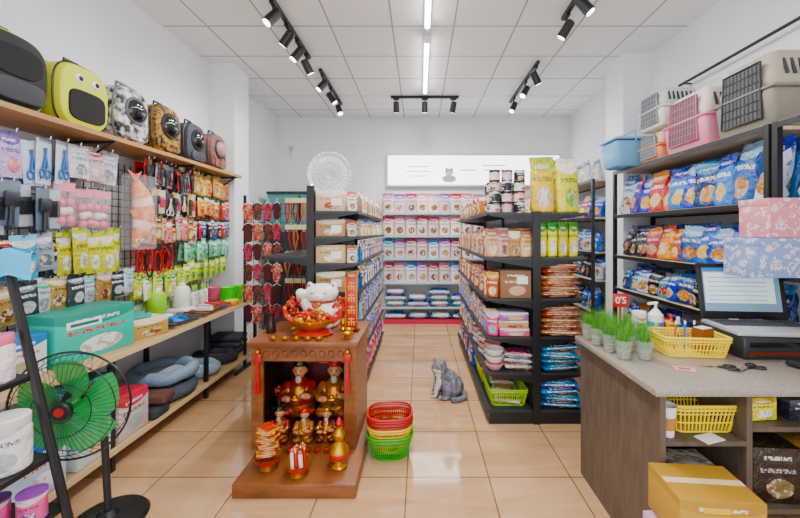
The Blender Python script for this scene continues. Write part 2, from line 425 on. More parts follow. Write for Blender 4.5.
RY0, RY1 = 2.8, 4.97
ZR = [.11, .4, .68, .98, 1.3, 1.65]
gondola('black double-sided gondola shelf right of the central aisle', .91, RY0, RY1, ZR, ZR, 1.66)
LY0, LY1 = 2.95, 5.05
ZL = [.11, .42, .72, 1.0, 1.24, 1.46, 1.67]
gondola('black double-sided gondola shelf left of the central aisle, behind the altar', -.9, LY0, LY1, [.11, .72, 1.3], ZL, 1.88)

def row(meshes, labels, name, cat, group, p0, dp, n, rz, jr=9, jp=.006, pat=None):
    for i in range(n):
        k = pat[i % len(pat)] if pat else i % len(meshes)
        p = Vector(p0)+Vector(dp)*i+Vector((U(-jp, jp), 0, 0))
        put(meshes[k], name, labels[k], cat, p, (0, 0, R(rz+U(-jr, jr))), group, U(.9, 1.04))

e = .001
P_ = lambda w, h, d, *c: pouch(w, h, d, PR(*c))
XR = .553
A1 = [P_(.1, .21, .045, 'd8b48c', 'a87858', 'f0e0c8', '7a3020'), P_(.1, .21, .045, 'e0b8b0', 'b86a6c', '8a5a40', '5a2a2a'), P_(.1, .21, .045, 'a87c50', 'e8dcc0', '704020', 'a03028')]
LA1 = ['beige and brown snack pouch on the upper aisle shelf of the right gondola', 'pale pink snack pouch on the upper aisle shelf of the right gondola', 'tan snack pouch with cream top on upper aisle shelf of right gondola']
row(A1, LA1, 'snack_pouch', 'pouch', 'snack pouches on the upper shelf of the right gondola', (XR, RY0+.3, 1.3+e), (0, .09, 0), 21, -90)
LA1b = [s.replace('on the upper aisle shelf of the right gondola', 'at the near end of the right gondola, under tins').replace('on upper aisle shelf of right gondola', 'at near end of right gondola, under tins') for s in LA1]
for j in range(3):
    for i in range(4):
        k = (i+j) % 3
        put(A1[k], 'snack_pouch', LA1b[k], 'pouch', (.575+i*.09, RY0+.07+j*.065, 1.3+e), (0, 0, R(U(-10, 10))), 'snack pouches at the near end of the right gondola', U(.93, 1.1))
A2 = [P_(.1, .2, .045, 'b8502c', 'd8a858', 'f4d9a0', 'ffffff'), P_(.1, .2, .045, 'e0c8a8', 'a83828', 'f0e0c0', '602010'), P_(.1, .2, .045, '8a5a38', 'd8b880', 'd84020', 'f0e0c0')]
row(A2, ['red and gold treat pouch in the aisle row at chest height, right gondola', 'cream treat pouch in the aisle row at chest height, right gondola', 'brown treat pouch in the aisle row at chest height, right gondola'], 'treat_pouch', 'pouch', 'treat pouches at chest height on the right gondola', (XR, RY0+.3, .98+e), (0, .09, 0), 21, -90)
A3 = [P_(.1, .19, .05, 'd85888', 'f0d8e0', '7ac0e0', 'ffffff'), P_(.1, .19, .05, '60a8d0', 'e8e0a0', 'e04848', 'ffffff'), P_(.1, .19, .05, 'e8dcc8', 'c85040', '60a040', '503010')]
row(A3, ['pink treat pouch on the knee-high aisle shelf of the right gondola', 'light blue treat pouch on the knee-high aisle shelf of right gondola', 'cream treat pouch on the knee-high aisle shelf of the right gondola'], 'treat_pouch', 'pouch', 'treat pouches on the knee-high shelf', (XR+.005, RY0+.3, .68+e), (0, .09, 0), 21, -90)
cp = CP('8a6a54|7a5c48|d8b090|f0d8c0', .8)
def tag_label(o, x, z, y):
    MB().m(M('paper_label', 'f4f2ec', .7)).box((x, y-.0008, z), (.085, .001, .06)).obj('label', o)
o = put(carton(.24, .22, .215, cp), 'carton', 'dark brown carton at near end, chest height of right gondola', 'box', (.75, RY0+.125, .98+e)); tag_label(o, .05, .14, -.11)
for i in range(2): put(A2[i], 'treat_pouch', ['red treat pouch beside the dark brown carton, gondola end', 'cream treat pouch beside the dark brown carton, gondola end'][i], 'pouch', (.575, RY0+.06+i*.09, .98+e), (0, 0, R(-25)))
for k in range(3): put(carton(.23, .2, .06, CP(['c86080|f0d8dc|f0e0c0|ffffff', 'd8b888|f0e4cc|a04828|603010', '8a6a9a|e8d8f0|f0c060|ffffff'][k], .5), False), 'treat_box', ['pink', 'cream', 'violet'][k]+' flat treat box in the knee-high pile, right gondola end', 'box', (.74+U(-.01, .01), RY0+.12, .68+e+k*.0615), (0, 0, R(U(-5, 5))))
for i in range(2): put(A3[i], 'treat_pouch', ['pink treat pouch beside the flat treat boxes', 'light blue treat pouch beside the flat treat boxes'][i], 'pouch', (.575, RY0+.06+i*.09, .68+e), (0, 0, R(-30)))
wb = bowl(.075, .05, M('glazed_white', 'f0eee8', .2)); pb = bowl(.075, .05, M('glazed_pink', 'e3a5a8', .2))
for i in range(6):
    for k in range(3):
        put(wb if (i+k) % 3 else pb, 'pet_bowl', 'white pet bowl in the low stacks of the right gondola' if (i+k) % 3 else 'pink pet bowl in the low stacks of the right gondola', 'bowl', (.6+.02*(i % 2), RY0+.1+i*.17, .4+e+k*.056), (0, 0, 0), 'bowls stacked on the low aisle shelf')
row([P_(.14, .19, .07, 'e8e0d0', '5aa0e0', 'c08050', '304060'), P_(.14, .19, .07, 'e88098', 'ffffff', 'b05040', '702030')], ['white and blue pouch past the bowls on low aisle shelf', 'pink pouch past the bowls on the low aisle shelf'], 'food_pouch', 'pouch', 'pouches past the bowls', (.565, RY0+1.15, .4+e), (0, .14, 0), 7, -90)
for k in range(3): put(pillow(.22, .16, .045, CP(['e8e4dc|c06848|a07048|403028', 'd8e0e8|3a78b8|a07048|203048', 'f0e0e0|d05080|c09068|602038'][k]), .006), 'treat_bag', ['cream', 'pale blue', 'rose'][k]+' bag lying behind the bowls, low shelf of right gondola', 'bag', (.79, RY0+.13, .4+e+k*.047), (0, 0, R(U(-15, 15))))
def basket(w_, d, h, mat, label, loc, rz=0, name='plastic_basket', cat='basket', rnd=.03, top=1.15, group=None):
    t = E(name, label, cat, loc, rz, group)
    def ring(k, z, n=5, ins=0):
        a, b, q = w_/2*k-ins, d/2*k-ins, rnd; out = []
        for i, (sx_, sy_) in enumerate(((1, 1), (-1, 1), (-1, -1), (1, -1))):
            for j in range(n+1):
                A = i*PI/2+j/n*PI/2; out.append((sx_*(a-q)+q*math.cos(A), sy_*(b-q)+q*math.sin(A), z))
        return out
    k0 = 1/top
    b = MB().m(mat).loft([ring(k0, 0), ring(k0, .004)])
    for f in (0.02, .36, .68): b.tube(ring(k0+(1-k0)*f, .003+h*f), .0035, 4, True)
    def pts(k, z, nn):
        rg = ring(k, z, 8); P2 = [Vector(p) for p in rg]; L = [0]
        for i in range(len(P2)): L.append(L[-1]+(P2[(i+1) % len(P2)]-P2[i]).length)
        out = []
        for m_ in range(nn):
            s_ = L[-1]*m_/nn
            for i in range(len(P2)):
                if L[i] <= s_ <= L[i+1]:
                    out.append(P2[i].lerp(P2[(i+1) % len(P2)], (s_-L[i])/max(1e-6, L[i+1]-L[i]))); break
        return out
    nn = int((w_+d)*2/.019)
    for p, q in zip(pts(k0, .003, nn), pts(1, h, nn)): b.cyl(p, q, .0035, n=4)
    b.obj('body', t)
    MB().m(mat).tube(ring(1, h), .007, 6, True).tube(ring(1.0, h-.016), .005, 6, True).obj('rim', t)
    return t
ygreen = M('lime_plastic', 'a8cc30', .35)
yel = M('yellow_plastic', 'f0d818', .35)
basket(.3, .4, .13, ygreen, 'lime green slotted basket at the near bottom of right gondola', (.71, RY0+.25, .11+e))
basket(.3, .4, .13, M('pale_lime_plastic', 'c8d860', .35), 'pale green slotted basket behind the lime one, bottom aisle shelf', (.71, RY0+.7, .11+e))
lp = CP('e8e2d4|c8a070|a06840|403028')
for i in range(3): put(pillow(.2, .16, .05, lp), 'treat_bag', 'cream treat bag lying in the lime green slotted basket', 'bag', (.71, RY0+.15+i*.1, .12+e+i*.03), (R(U(-6, 6)), 0, R(U(-20, 20))), 'treat bags in the lime basket')
row([P_(.18, .24, .09, '1a58b0', 'f0f0f0', 'e0a050', 'ffffff'), P_(.18, .24, .09, 'c82030', 'f0d0b0', 'f0e0c0', 'ffffff')], ['blue food bag on the lowest aisle shelf of the right gondola', 'red food bag on the lowest aisle shelf of the right gondola'], 'food_bag', 'bag', 'food bags on the lowest aisle shelf, right gondola', (.58, RY0+1.02, .11+e), (0, .19, 0), 6, -90)
cm = [can(.045, .085, PR('f2efe8', '202428', 'c04a3a', '303030'), dark), can(.045, .085, PR('20242a', 'e8e8e8', 'd8b060', 'f0f0f0'), chrome), can(.045, .085, PR('e9d5dc', 'b03050', '704030', '303030'), dark)]
cn = ['white tin with black lid in the stack atop the right gondola', 'black printed tin in the stack atop the right gondola', 'pale pink tin in the stack atop the right gondola']
for j in range(3):
    for i in range(3):
        for k in range(4 if j == 0 else 3):
            a = (i*2+k+j) % 3
            put(cm[a], 'food_tin', cn[a], 'can', (.6+i*.1, RY0+.1+j*.1, 1.65+e+k*.0855), (0, 0, U(0, 6)), 'tins stacked on top of the right gondola')
row([jar(.05, .17, PR('b0703c', '905030', 'e0b080', 'ffffff'), white), jar(.05, .17, PR('f0dcb8', '7a5030', 'a06030', '403020'), red)], ['brown jar with white lid behind the stacked tins', 'cream jar with red lid behind the stacked tins'], 'snack_jar', 'jar', 'jars behind the tins on the right gondola', (.575, RY0+.45, 1.65+e), (0, .115, 0), 14, -90)
yb = P_(.19, .46, .09, 'f0d410', 'a8b818', 'f4f0e0', '307030')
yb2 = P_(.19, .44, .09, 'd8d418', 'f8f4e0', '80b040', '307030')
put(yb, 'food_bag', 'tall yellow bag beside the stacked tins on right gondola', 'bag', (.99, RY0+.12, 1.65+e), (R(-3), 0, R(-8)))
put(yb2, 'food_bag', 'tall yellow bag with cream top at the outer corner of gondola', 'bag', (1.19, RY0+.1, 1.65+e), (R(-3), 0, R(12)))
put(yb, 'food_bag', 'yellow bag standing behind the two tall yellow ones', 'bag', (1.1, RY0+.27, 1.65+e), (0, 0, R(5)))
def stackb(meshes, labels, name, cat, group, x, y, z, n, dz, rz=0, jx=.014):
    for k in range(n):
        i = k % len(meshes)
        put(meshes[i], name, labels[i], cat, (x+U(-jx, jx), y+U(-jx, jx), z+e+k*dz), (R(U(-2, 2)), R(U(-2, 2)), R(rz+U(-10, 10))), group)
rb = pillow(.33, .26, .046, PR('a04434', 'c89878', 'e8c8a8', 'f8e8d8'), .007); rb2 = pillow(.32, .26, .046, PR('b87858', '983028', 'f0d8b8', 'ffffff'), .007)
bl = pillow(.32, .26, .05, PR('0a70b0', '38a8d0', 'e8e8e0', 'ffffff'), .007); bl2 = pillow(.33, .26, .05, PR('1a88c0', '103878', 'f0c060', 'ffffff'), .007)
for j, yy in enumerate((RY0+.14, RY0+.44)):
    a = 'near' if j == 0 else 'second'
    stackb([rb, rb2], [a+' stack of red-brown bags, chest height on gondola outer side', a+' stack of pinkish brown bags, chest height on gondola outer side'], 'food_bag', 'bag', a+' stack of red-brown bags at chest height', 1.105, yy, .98, 6, .046)
    stackb([rb2, rb], [a+' stack of pinkish brown bags, knee height on gondola outer side', a+' stack of red-brown bags, knee height on gondola outer side'], 'food_bag', 'bag', a+' stack of red-brown bags at knee height', 1.105, yy, .68, 5, .048)
    stackb([bl, bl2], [a+' stack of blue bags, upper of the two blue shelves', a+' stack of bright blue bags, upper of the two blue shelves'], 'food_bag', 'bag', a+' stack of blue bags on the low shelf', 1.105, yy, .4, 4, .052)
    stackb([bl2, bl], [a+' stack of bright blue bags on the gondola\'s lowest outer shelf', a+' stack of blue bags on the gondola\'s lowest outer shelf'], 'food_bag', 'bag', a+' stack of blue bags on the lowest shelf', 1.105, yy, .11, 4, .055)
ys = P_(.075, .28, .04, 'e8e020', '50a030', 'f8f8f0', '308030')
for i in range(4):
    for j in range(2):
        put(ys, 'treat_sachet', 'slim yellow-green sachet standing on gondola end, under the yellow bags', 'sachet', (.98+i*.085, RY0+.1+j*.08, 1.3+e), (0, 0, R(U(-8, 8))), 'yellow-green sachets on the gondola end')
row([P_(.15, .27, .06, 'e89820', 'c03020', 'f0e8d0', 'ffffff')], ['orange pouch on upper outer shelf of right gondola'], 'food_pouch', 'pouch', 'orange pouches on the outer upper shelf', (1.2, RY0+.35, 1.3+e), (0, .16, 0), 9, 90)
row([P_(.2, .26, .08, 'e8e8f0', 'd04060', 'b08050', '303050')], ['white bag with rose top behind the tall yellow bags'], 'food_bag', 'bag', 'white bags behind the yellow bags', (1.2, RY0+.5, 1.65+e), (0, .22, 0), 7, 90)

# left gondola, aisle side (faces +X)
Ls = [(ZL[6], .2, ['b08858|f8f0d8|803820|402010', 'f4f0e4|c04030|806040|302020'], 'tan', 'white', 'topmost'),
      (ZL[5], .165, ['e8c850|3068a8|f0f0e8|203060', 'f8f6ec|3a80c8|c08050|203060'], 'yellow', 'white and blue', 'second highest'),
      (ZL[4], .175, ['3878b8|e8e8e8|e0b070|ffffff', 'd89868|8a4a28|f0e0c8|ffffff'], 'blue', 'orange-brown', 'third highest'),
      (ZL[3], .2, ['1a48a0|f0d858|f0f0f0|ffffff', 'f8f8f4|1a60b8|b88050|203050'], 'dark blue', 'white', 'waist-high'),
      (ZL[2], .23, ['a8c8e8|2070c0|b08050|203050', '8050a8|f0e8f0|e0a060|ffffff'], 'pale blue', 'purple', 'middle'),
      (ZL[1], .25, ['c83a48|f4d8c0|f0e8e0|ffffff', '2a88c8|f0f0f0|e0a040|ffffff'], 'red', 'sky blue', 'second lowest'),
      (ZL[0], .26, ['1a40a0|e83848|f0e0d0|ffffff', 'd83868|ffffff|e0b080|702040'], 'navy', 'rose', 'lowest')]
for z, h, cs, c1, c2, wd in Ls:
    ms = [P_(.1, h, .05, *k.split('|')) for k in cs]
    row(ms, ['%s pouch on the %s aisle shelf of the left gondola' % (c1, wd), '%s pouch on the %s aisle shelf of the left gondola' % (c2, wd)], 'food_pouch', 'pouch', 'pouches on the %s shelf of the left gondola' % wd, (-.54, LY0+.28, z+e), (0, .092, 0), 19, 90)
for z, h, k, nm, wd in ((ZL[6], .17, 'd8c4a4|f0efe8|b05a30|d06020', 'cream and white', 'atop the near end'), (ZL[5], .14, 'b89874|d0c0a0|f0efe8|403020', 'tan', 'second highest near bay'), (ZL[4], .15, 'c0a480|c0a480|f0efe8|40352a', 'kraft', 'third highest near bay'), (ZL[3], .17, 'a08060|d8cdb8|c04030|303030', 'dark kraft', 'waist-high near bay')):
    o = put(carton(.24, .22, h, CP(k, .8)), 'carton', '%s carton in the %s of left gondola' % (nm, wd), 'box', (-.74, LY0+.13, z+e)); tag_label(o, .05, h*.45, -.11)
    for i in range(2): put(pouch(.08, h*.95, .045, CP(['e8e4da|b86048|806040|302020', '6088b8|e8e0a0|e0b070|ffffff'][i])), 'small_pouch', '%s small pouch beside the carton in the %s, left gondola' % (['white and red', 'blue and yellow'][i], wd), 'pouch', (-.57, LY0+.06+i*.1, z+e), (0, 0, R(20)))
put(P_(.3, .26, .08, '1a62a8', 'f0f0f0', 'e0a060', 'ffffff'), 'food_bag', 'blue bag at near end of left gondola above altar', 'bag', (-.69, LY0+.1, ZL[2]+e))
put(P_(.3, .27, .08, 'c01828', 'f0e0b0', 'e0a060', 'ffffff'), 'food_bag', 'red bag low at the near end of left gondola beside altar', 'bag', (-.69, LY0+.1, ZL[1]+e))

# clear fluted round plate
t = E('glass_plate', 'large round pressed-glass plate standing on top of left gondola', 'plate', (-.98, 3.9, 1.881))
gl = M('cut_glass', 'f8fbfd', .08, alpha=.8, coat=.5)
b = MB().m(gl).t((0, 0, .24), (R(90), 0, 0))
vs = []; fs = []; n = 64; prof = [(0, .0), (.05, .004), (.09, .016), (.13, .012), (.165, .022), (.19, .008), (.225, .035), (.235, .03)]
for j, (r_, z) in enumerate(prof):
    for i in range(n):
        k = 1+.035*(i % 2)*(j > 1); vs.append((r_*k*math.cos(2*PI*i/n)+(.0001 if r_ == 0 else 0)*math.cos(i), r_*k*math.sin(2*PI*i/n)+(.0001 if r_ == 0 else 0)*math.sin(i), z+.012*(i % 2)*(j > 0)))
for j in range(len(prof)-1):
    for i in range(n): fs.append((j*n+i, j*n+(i+1) % n, (j+1)*n+(i+1) % n, (j+1)*n+i))
b.add(vs, fs).obj('plate', t)
b = MB().m(M('silver_rim', 'd4dce0', .15, .5)).t((0, 0, .24), (R(90), 0, 0))
for r_ in (.06, .13, .228): b.tube([(r_*math.cos(a*PI/20), r_*math.sin(a*PI/20), .02+.012*(r_ > .2)) for a in range(40)], .004, 5, True)
for i in range(12):
    a = i*PI/6; b.tube([(.07*math.cos(a), .07*math.sin(a), .018), (.1*math.cos(a+.2), .1*math.sin(a+.2), .024), (.125*math.cos(a), .125*math.sin(a), .024), (.1*math.cos(a-.2), .1*math.sin(a-.2), .024)], .003, 4, True)
b.obj('embossed_pattern', t)
MB().m(white).box((0, 0, .006), (.14, .1, .012)).cyl((-.05, .03, .01), (-.05, .05, .12), .005).cyl((.05, .03, .01), (.05, .05, .12), .005).box((0, -.035, .02), (.14, .008, .02)).obj('stand', t)

# ---------------------------------------------------------------- BACK WALL
S('trim_1', MB().m(M('pale_trim', 'c9ced6', .6)).bb(X0, X1, YB-.012, YB, 0, .09))
zb = [.28, .68, 1.07, 1.44, 1.81]
t = E('back_shelving', 'white shelves of food bags at the far end of the aisle', 'shelves', (.75, 6.02, 0))
ws = M('white_shelf', 'dcdee1', .5)
MB().m(ws).box((0, .2, 1.12), (2.7, .01, 2.16)).obj('back_panel', t)
for x in (-1.35, 0, 1.35): MB().m(ws).box((x, .16, 1.1), (.03, .06, 2.2)).obj('post', t)
for z in zb: 
    s_ = MB().m(ws).box((0, 0, z-.012), (2.68, .36, .024)).obj('shelf', t)
    MB().m(M('price_strip', 'a8bcc8', .5)).box((0, -.184, z-.015), (2.68, .006, .03)).obj('price_rail', s_)
MB().m(M('rose_base', 'b03a54', .5)).box((0, 0, .04), (2.66, .36, .08)).obj('base', t)
bags = [('d8c8c8|a03048|6a4228|582028', 'white and wine-red'), ('e4d4d4|b87890|7a5030|703040', 'white and pink'), ('d0d8e4|3a7ab8|906840|203860', 'white and blue'), ('d8c0e0|7a4a90|a87848|402050', 'pale lilac')]
for r_, (z, wd) in enumerate(zip(zb[1:], ('lowest', 'second lowest', 'second highest', 'top'))):
    ms = [P_(.185, .32, .1, *k.split('|')) for k, _ in bags]
    for q in range(9):
        k = (q+r_*2) % 4 if r_ < 2 else [(0, 1, 1, 0), (1, 3, 0, 1)][r_-2][q % 4]
        put(ms[k], 'food_bag', '%s food bag, %s row of upright bags on back wall' % (bags[k][1], wd), 'bag', (-.52+q*.185, 5.92, z+e), (0, 0, R(U(-8, 8))), 'upright bags in the %s back wall row' % wd, U(.93, 1.03))
tb = [pillow(.34, .3, .09, PR('1a98a8', 'e8f0f0', 'd86080', 'ffffff')), pillow(.34, .3, .09, PR('c0d0e0', '3a68b0', 'b06a80', '203060')), pillow(.34, .3, .09, PR('4a60b0', 'f0f0f0', 'e0a0a0', 'ffffff'))]
tn = ['teal large bag piled on lowest back wall shelf', 'pale blue large bag piled on lowest back wall shelf', 'indigo large bag piled on lowest back wall shelf']
for q in range(5):
    for k in range(2 if q % 2 else 3):
        put(tb[(q+k) % 3], 'large_food_bag', tn[(q+k) % 3], 'bag', (-.4+q*.36, 5.98, .28+e+k*.094), (0, 0, R(U(-4, 4))), 'large bags piled on the lowest back shelf')
for q in range(4):
    put(tb[(q+1) % 3], 'large_food_bag', ['pale blue', 'indigo', 'teal'][(q) % 3]+' large bag on the base of the back shelves', 'bag', (-.4+q*.37, 5.98, .081), (0, 0, R(U(-3, 3))), 'large bags on the base of the back shelves')
t = E('lightbox_sign', 'glowing white light box with small cat picture, above the back shelves', 'sign', (.92, 6.24, 2.56))
MB().m(M('lightbox_frame', 'c4ccd2', .4)).box((0, 0, 0), (3.0, .1, .56)).obj('frame', t)
MB().m(M('lightbox_face', 'f6fbff', .4, emit=4)).box((0, -.052, 0), (2.94, .006, .5)).obj('face', t)
pg = M('picture_grey', '8a929a', .6, emit=.5); pgl = M('picture_pale', 'b0c4d0', .6, emit=.7)
b = MB().m(pg).t((-.42, -.058, -.04))
b.slab(.07, .06, 2.2, (-.001, .001), (1, 1)).slab(.12, .06, 2.2, (-.001, .001), (1, 1), -.11)
for s_ in (-1, 1): b.add([(s_*.065, -.001, .02), (s_*.06, -.001, .1), (s_*.015, -.001, .05)], [(0, 1, 2)])
b.m(M('picture_tan', 'c8b8a0', .6, emit=.5)).slab(.045, .035, 2.2, (-.003, -.002), (1, 1), -.02)
b.obj('cat_picture', t)
for x, z, w_ in ((-.95, .06, .34), (-.95, -.02, .42), (-.95, -.1, .3), (.35, .08, .4), (.35, 0, .34), (-.1, 0, .26)): MB().m(pgl if x != -.1 else M('picture_rose', 'c8a098', .6, emit=.5)).box((x, -.058, z), (w_, .002, .02)).obj('printed_line', t)
T(MB().m(M('wire_hook', 'b6bcc4', .4)).tube([(0, 0, 0), (0, -.03, .01), (0, -.04, -.03), (0, -.03, -.16), (.03, -.02, -.2)], .006).rbox((0, 0, 0), (.06, .02, .08), .008).obj('wall_hook', None, (-2.25, 6.27, 2.95)), 'small white hook and wire on the back wall, left', 'hook')

# ---------------------------------------------------------------- RIGHT SHELVES
ZW = [.5, .9, 1.25, 1.685, 2.16]
unit('black shelving with cream boards right of the pillar, behind the counter', 2.13, 2.58, 2.2, 3.98, ZW, 2.16, cream)
unit('black shelving bay cut off by the right edge of photo', 2.13, 2.58, .9, 2.18, ZW, 2.16, cream)
unit('black shelving past the right pillar, at the back', 2.13, 2.58, 4.45, 6.1, ZW, 2.16, cream)
BL = [('0f44a8|98b8e0|c89048|ffffff', 'royal blue'), ('1478c0|103888|e0b060|ffffff', 'sky blue'), ('b8c8dc|1a4aa0|a06840|203050', 'white and blue'), ('0a2870|4888d0|d09850|ffffff', 'navy'), ('a81828|1438a0|d8a860|ffffff', 'red and blue'), ('4a2088|b03060|d0b070|ffffff', 'purple'), ('101218|2a3048|906038|d8d8d8', 'black'), ('e09810|b01810|e8d090|502010', 'yellow-orange'), ('b01c14|e09818|e0c080|ffffff', 'red'), ('1498b0|e0e8e8|b05030|ffffff', 'turquoise')]
def bagshelf(z, seq, y0, dy, h, x, where, w_=.19, d_=.1, back=True):
    for i, k in enumerate(seq):
        cols, nm = BL[k]
        put(pouch(w_*U(.95, 1.15), h*U(.84, 1.05), d_, CP(cols), .013), 'food_bag', '%s bag %s' % (nm, where), 'bag', (x+U(-.02, .02), y0+i*dy, z+e), (R(U(-12, -2)), R(U(-7, 7)), R(-90+U(-20, 20))), 'bags '+where)
        if back: put(pouch(w_*1.1, h*1.02, d_*.8, CP(BL[(k+3) % 4][0]), .008), 'food_bag', '%s bag in the rear rank %s' % (BL[(k+3) % 4][1], where), 'bag', (x+.15, y0+i*dy+.05, z+e), (R(-3), 0, R(-90+U(-6, 6))), 'rear rank '+where)
bagshelf(1.685, [2, 0, 1, 3, 0, 1, 4, 8, 0, 5, 2], 2.31, .155, .4, 2.23, 'on the shelf just under the pet carriers')
bagshelf(1.25, [3, 1, 0, 1, 0, 8, 7, 8, 6, 6, 6], 2.33, .15, .31, 2.22, 'on the third shelf behind the laptop')
bagshelf(.9, [0, 3, 1, 0, 6, 3, 0, 9, 6, 2, 1, 3], 2.32, .135, .25, 2.22, 'on the fourth shelf behind the counter', .16, .1)
for i in range(7):
    for k in range(2):
        q = [0, 6, 3][(i+k) % 3]
        put(pillow(.2, .15, .05, CP(BL[q][0]), .007), 'small_bag', BL[q][1]+' small bag lying on the fourth shelf behind the standing bags', 'bag', (2.42, 2.5+i*.2, .9+e+k*.052), (0, 0, R(U(-20, 20))), 'small bags lying on the fourth shelf')
bagshelf(.5, [8, 0, 4, 1, 8, 3], 2.9, .18, .3, 2.24, 'on the low shelf beyond the counter', .2, .1, False)
for zi, wd in ((1, 'waist-high'), (2, 'chest-high'), (3, 'eye-level'), (0, 'knee-high')):
    bagshelf(ZW[zi], [[0, 2, 1, 6, 2, 3, 4, 0, 2], [2, 6, 6, 0, 2, 1, 3, 6, 0], [1, 2, 0, 2, 3, 5, 0, 2, 1], [0, 3, 8, 1, 0, 4, 2, 3, 0]][zi], 4.58, .165, .3, 2.24, 'on the %s shelf past the right pillar' % wd, .19, .1, False)
bagshelf(1.685, [1, 2], 1.86, .19, .36, 2.3, 'at the photo right edge above floral boxes', .19, .1, False)
row([P_(.26, .3, .12, 'c8ccd0', '5a6878', 'a07848', '303840')], ['grey bag on top of the shelving past the right pillar'], 'food_bag', 'bag', 'grey bags atop the far right shelving', (2.3, 4.7, 2.161), (0, .3, 0), 4, -90)
def floral(name, base, c1, c2):
    m = bpy.data.materials.new(name); m.use_nodes = True; nt = m.node_tree; b = nt.nodes['Principled BSDF']; b.inputs['Roughness'].default_value = .5
    tc = nt.nodes.new('ShaderNodeTexCoord'); v = nt.nodes.new('ShaderNodeTexVoronoi'); v.inputs['Scale'].default_value = 26
    n = nt.nodes.new('ShaderNodeTexNoise'); n.inputs['Scale'].default_value = 40
    ad = nt.nodes.new('ShaderNodeMix'); ad.data_type = 'VECTOR'; ad.inputs[0].default_value = .06
    nt.links.new(tc.outputs['Object'], ad.inputs[4]); nt.links.new(n.outputs['Color'], ad.inputs[5]); nt.links.new(tc.outputs['Object'], n.inputs['Vector'])
    r = nt.nodes.new('ShaderNodeValToRGB'); r.color_ramp.interpolation = 'CONSTANT'
    r.color_ramp.elements[0].color = lin(c1); el = r.color_ramp.elements[1]; el.position = .18; el.color = lin(c2)
    el = r.color_ramp.elements.new(.4); el.color = lin(base)
    nt.links.new(ad.outputs[1], v.inputs['Vector']); nt.links.new(v.outputs['Distance'], r.inputs[0]); nt.links.new(r.outputs[0], b.inputs['Base Color'])
    return m
def giftbox(mat, label, loc, w_, d_):
    t = E('gift_box', label, 'box', loc)
    MB().m(mat).rbox((0, 0, .095), (w_, d_, .19), .003, 2).obj('box_body', t)
    MB().m(mat).rbox((0, 0, .195), (w_+.006, d_+.006, .04), .003, 2).obj('lid', t)
giftbox(floral('floral_blue', '8498c4', 'c88098', 'd8d0e0'), 'blue floral box, lower of the two patterned boxes', (2.12, 2.03, 1.25+e), .66, .19)
giftbox(floral('floral_pink', 'd09098', '7078b8', 'e8d0d4'), 'pink floral box, upper of the two patterned boxes', (2.15, 2.03, 1.25+.218), .54, .185)

def carrier(label, cb, ct, w_, d, h, loc, rz, cd=None):
    t = E('pet_carrier', label, 'pet carrier', loc, rz)
    hb = h*.5
    b = MB().m(cb).rbox((0, 0, hb/2), (w_, d, hb), .035, 4, 1.08)
    b.rbox((0, 0, hb), (w_*1.12, d*1.1, .02), .008, 3); b.obj('base_shell', t)
    b = MB().m(ct).rbox((0, 0, hb+.01+h*.24), (w_*1.06, d*1.05, h*.5), .05, 4, .84); b.obj('top_shell', t)
    for s_ in (-1, 1):
        b = MB().m(M('vent_dark', '33363b', .7))
        for i in range(7):
            y = -d*.33+i*d*.11
            b.t((s_*w_*.497, y, hb+h*.25), (0, R(-s_*18*.85), 0)).box((0, 0, 0), (.008, d*.045, h*.22))
        b.obj('side_vent', t)
    dm = cd or dark
    b = MB().m(dm); y = -d*.54; zz0, zz1 = h*.12, h*.86; a = w_*.36
    b.t((0, y, 0))
    b.tube([(-a, 0, zz0), (a, 0, zz0), (a*.9, 0, zz1), (-a*.9, 0, zz1)], .009, 6, True)
    for i in range(9): x = -a+2*a*(i+1)/10; b.cyl((x, 0, zz0), (x*.92, 0, zz1), .004, n=5)
    for i in range(5): z = zz0+(zz1-zz0)*(i+1)/6; b.cyl((-a*.98, 0, z), (a*.98, 0, z), .004, n=5)
    b.obj('wire_door', t)
    MB().m(M('door_shadow', '54565a', .9)).t((0, -d*.533, 0)).box((0, 0, (zz0+zz1)/2), (a*1.95, .004, zz1-zz0)).obj('opening_shade', t)  # solid sheet; the dim interior behind the door is put into its colour
    MB().m(dm).tube([(0, -d*.16, h*.985), (0, -d*.14, h*1.07), (0, d*.14, h*1.07), (0, d*.16, h*.985)], .012, 8).obj('handle', t)
    for s_ in (-1, 1): MB().m(dm).rbox((s_*w_*.575, 0, hb), (.02, .05, .07), .006, 2).obj('latch', t)
    return t
z = 2.16+e
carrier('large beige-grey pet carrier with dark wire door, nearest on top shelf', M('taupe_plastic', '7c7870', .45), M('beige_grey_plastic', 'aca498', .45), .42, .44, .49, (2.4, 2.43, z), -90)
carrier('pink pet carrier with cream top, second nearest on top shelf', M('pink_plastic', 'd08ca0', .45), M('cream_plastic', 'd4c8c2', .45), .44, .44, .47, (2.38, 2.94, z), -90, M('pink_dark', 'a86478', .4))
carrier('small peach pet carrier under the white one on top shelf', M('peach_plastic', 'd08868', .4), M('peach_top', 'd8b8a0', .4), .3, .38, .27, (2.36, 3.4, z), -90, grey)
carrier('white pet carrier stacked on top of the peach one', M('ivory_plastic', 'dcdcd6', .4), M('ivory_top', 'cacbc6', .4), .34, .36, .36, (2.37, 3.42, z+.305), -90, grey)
t = E('storage_tub', 'light blue plastic pet tub at far end of top shelf', 'tub', (2.18, 3.8, z), -90)
bm_ = M('light_blue_plastic', '78a8cc', .4)
MB().m(bm_).rbox((0, 0, .14), (.3, .36, .28), .05, 4, 1.15).obj('tub', t)
MB().m(M('blue_lid', '98c0dc', .4)).rbox((0, 0, .292), (.36, .42, .022), .01, 3).obj('lid', t)
MB().m(bm_).tube([(-.17, 0, .25), (-.15, 0, .37), (.15, 0, .37), (.17, 0, .25)], .01, 8).obj('handle', t)
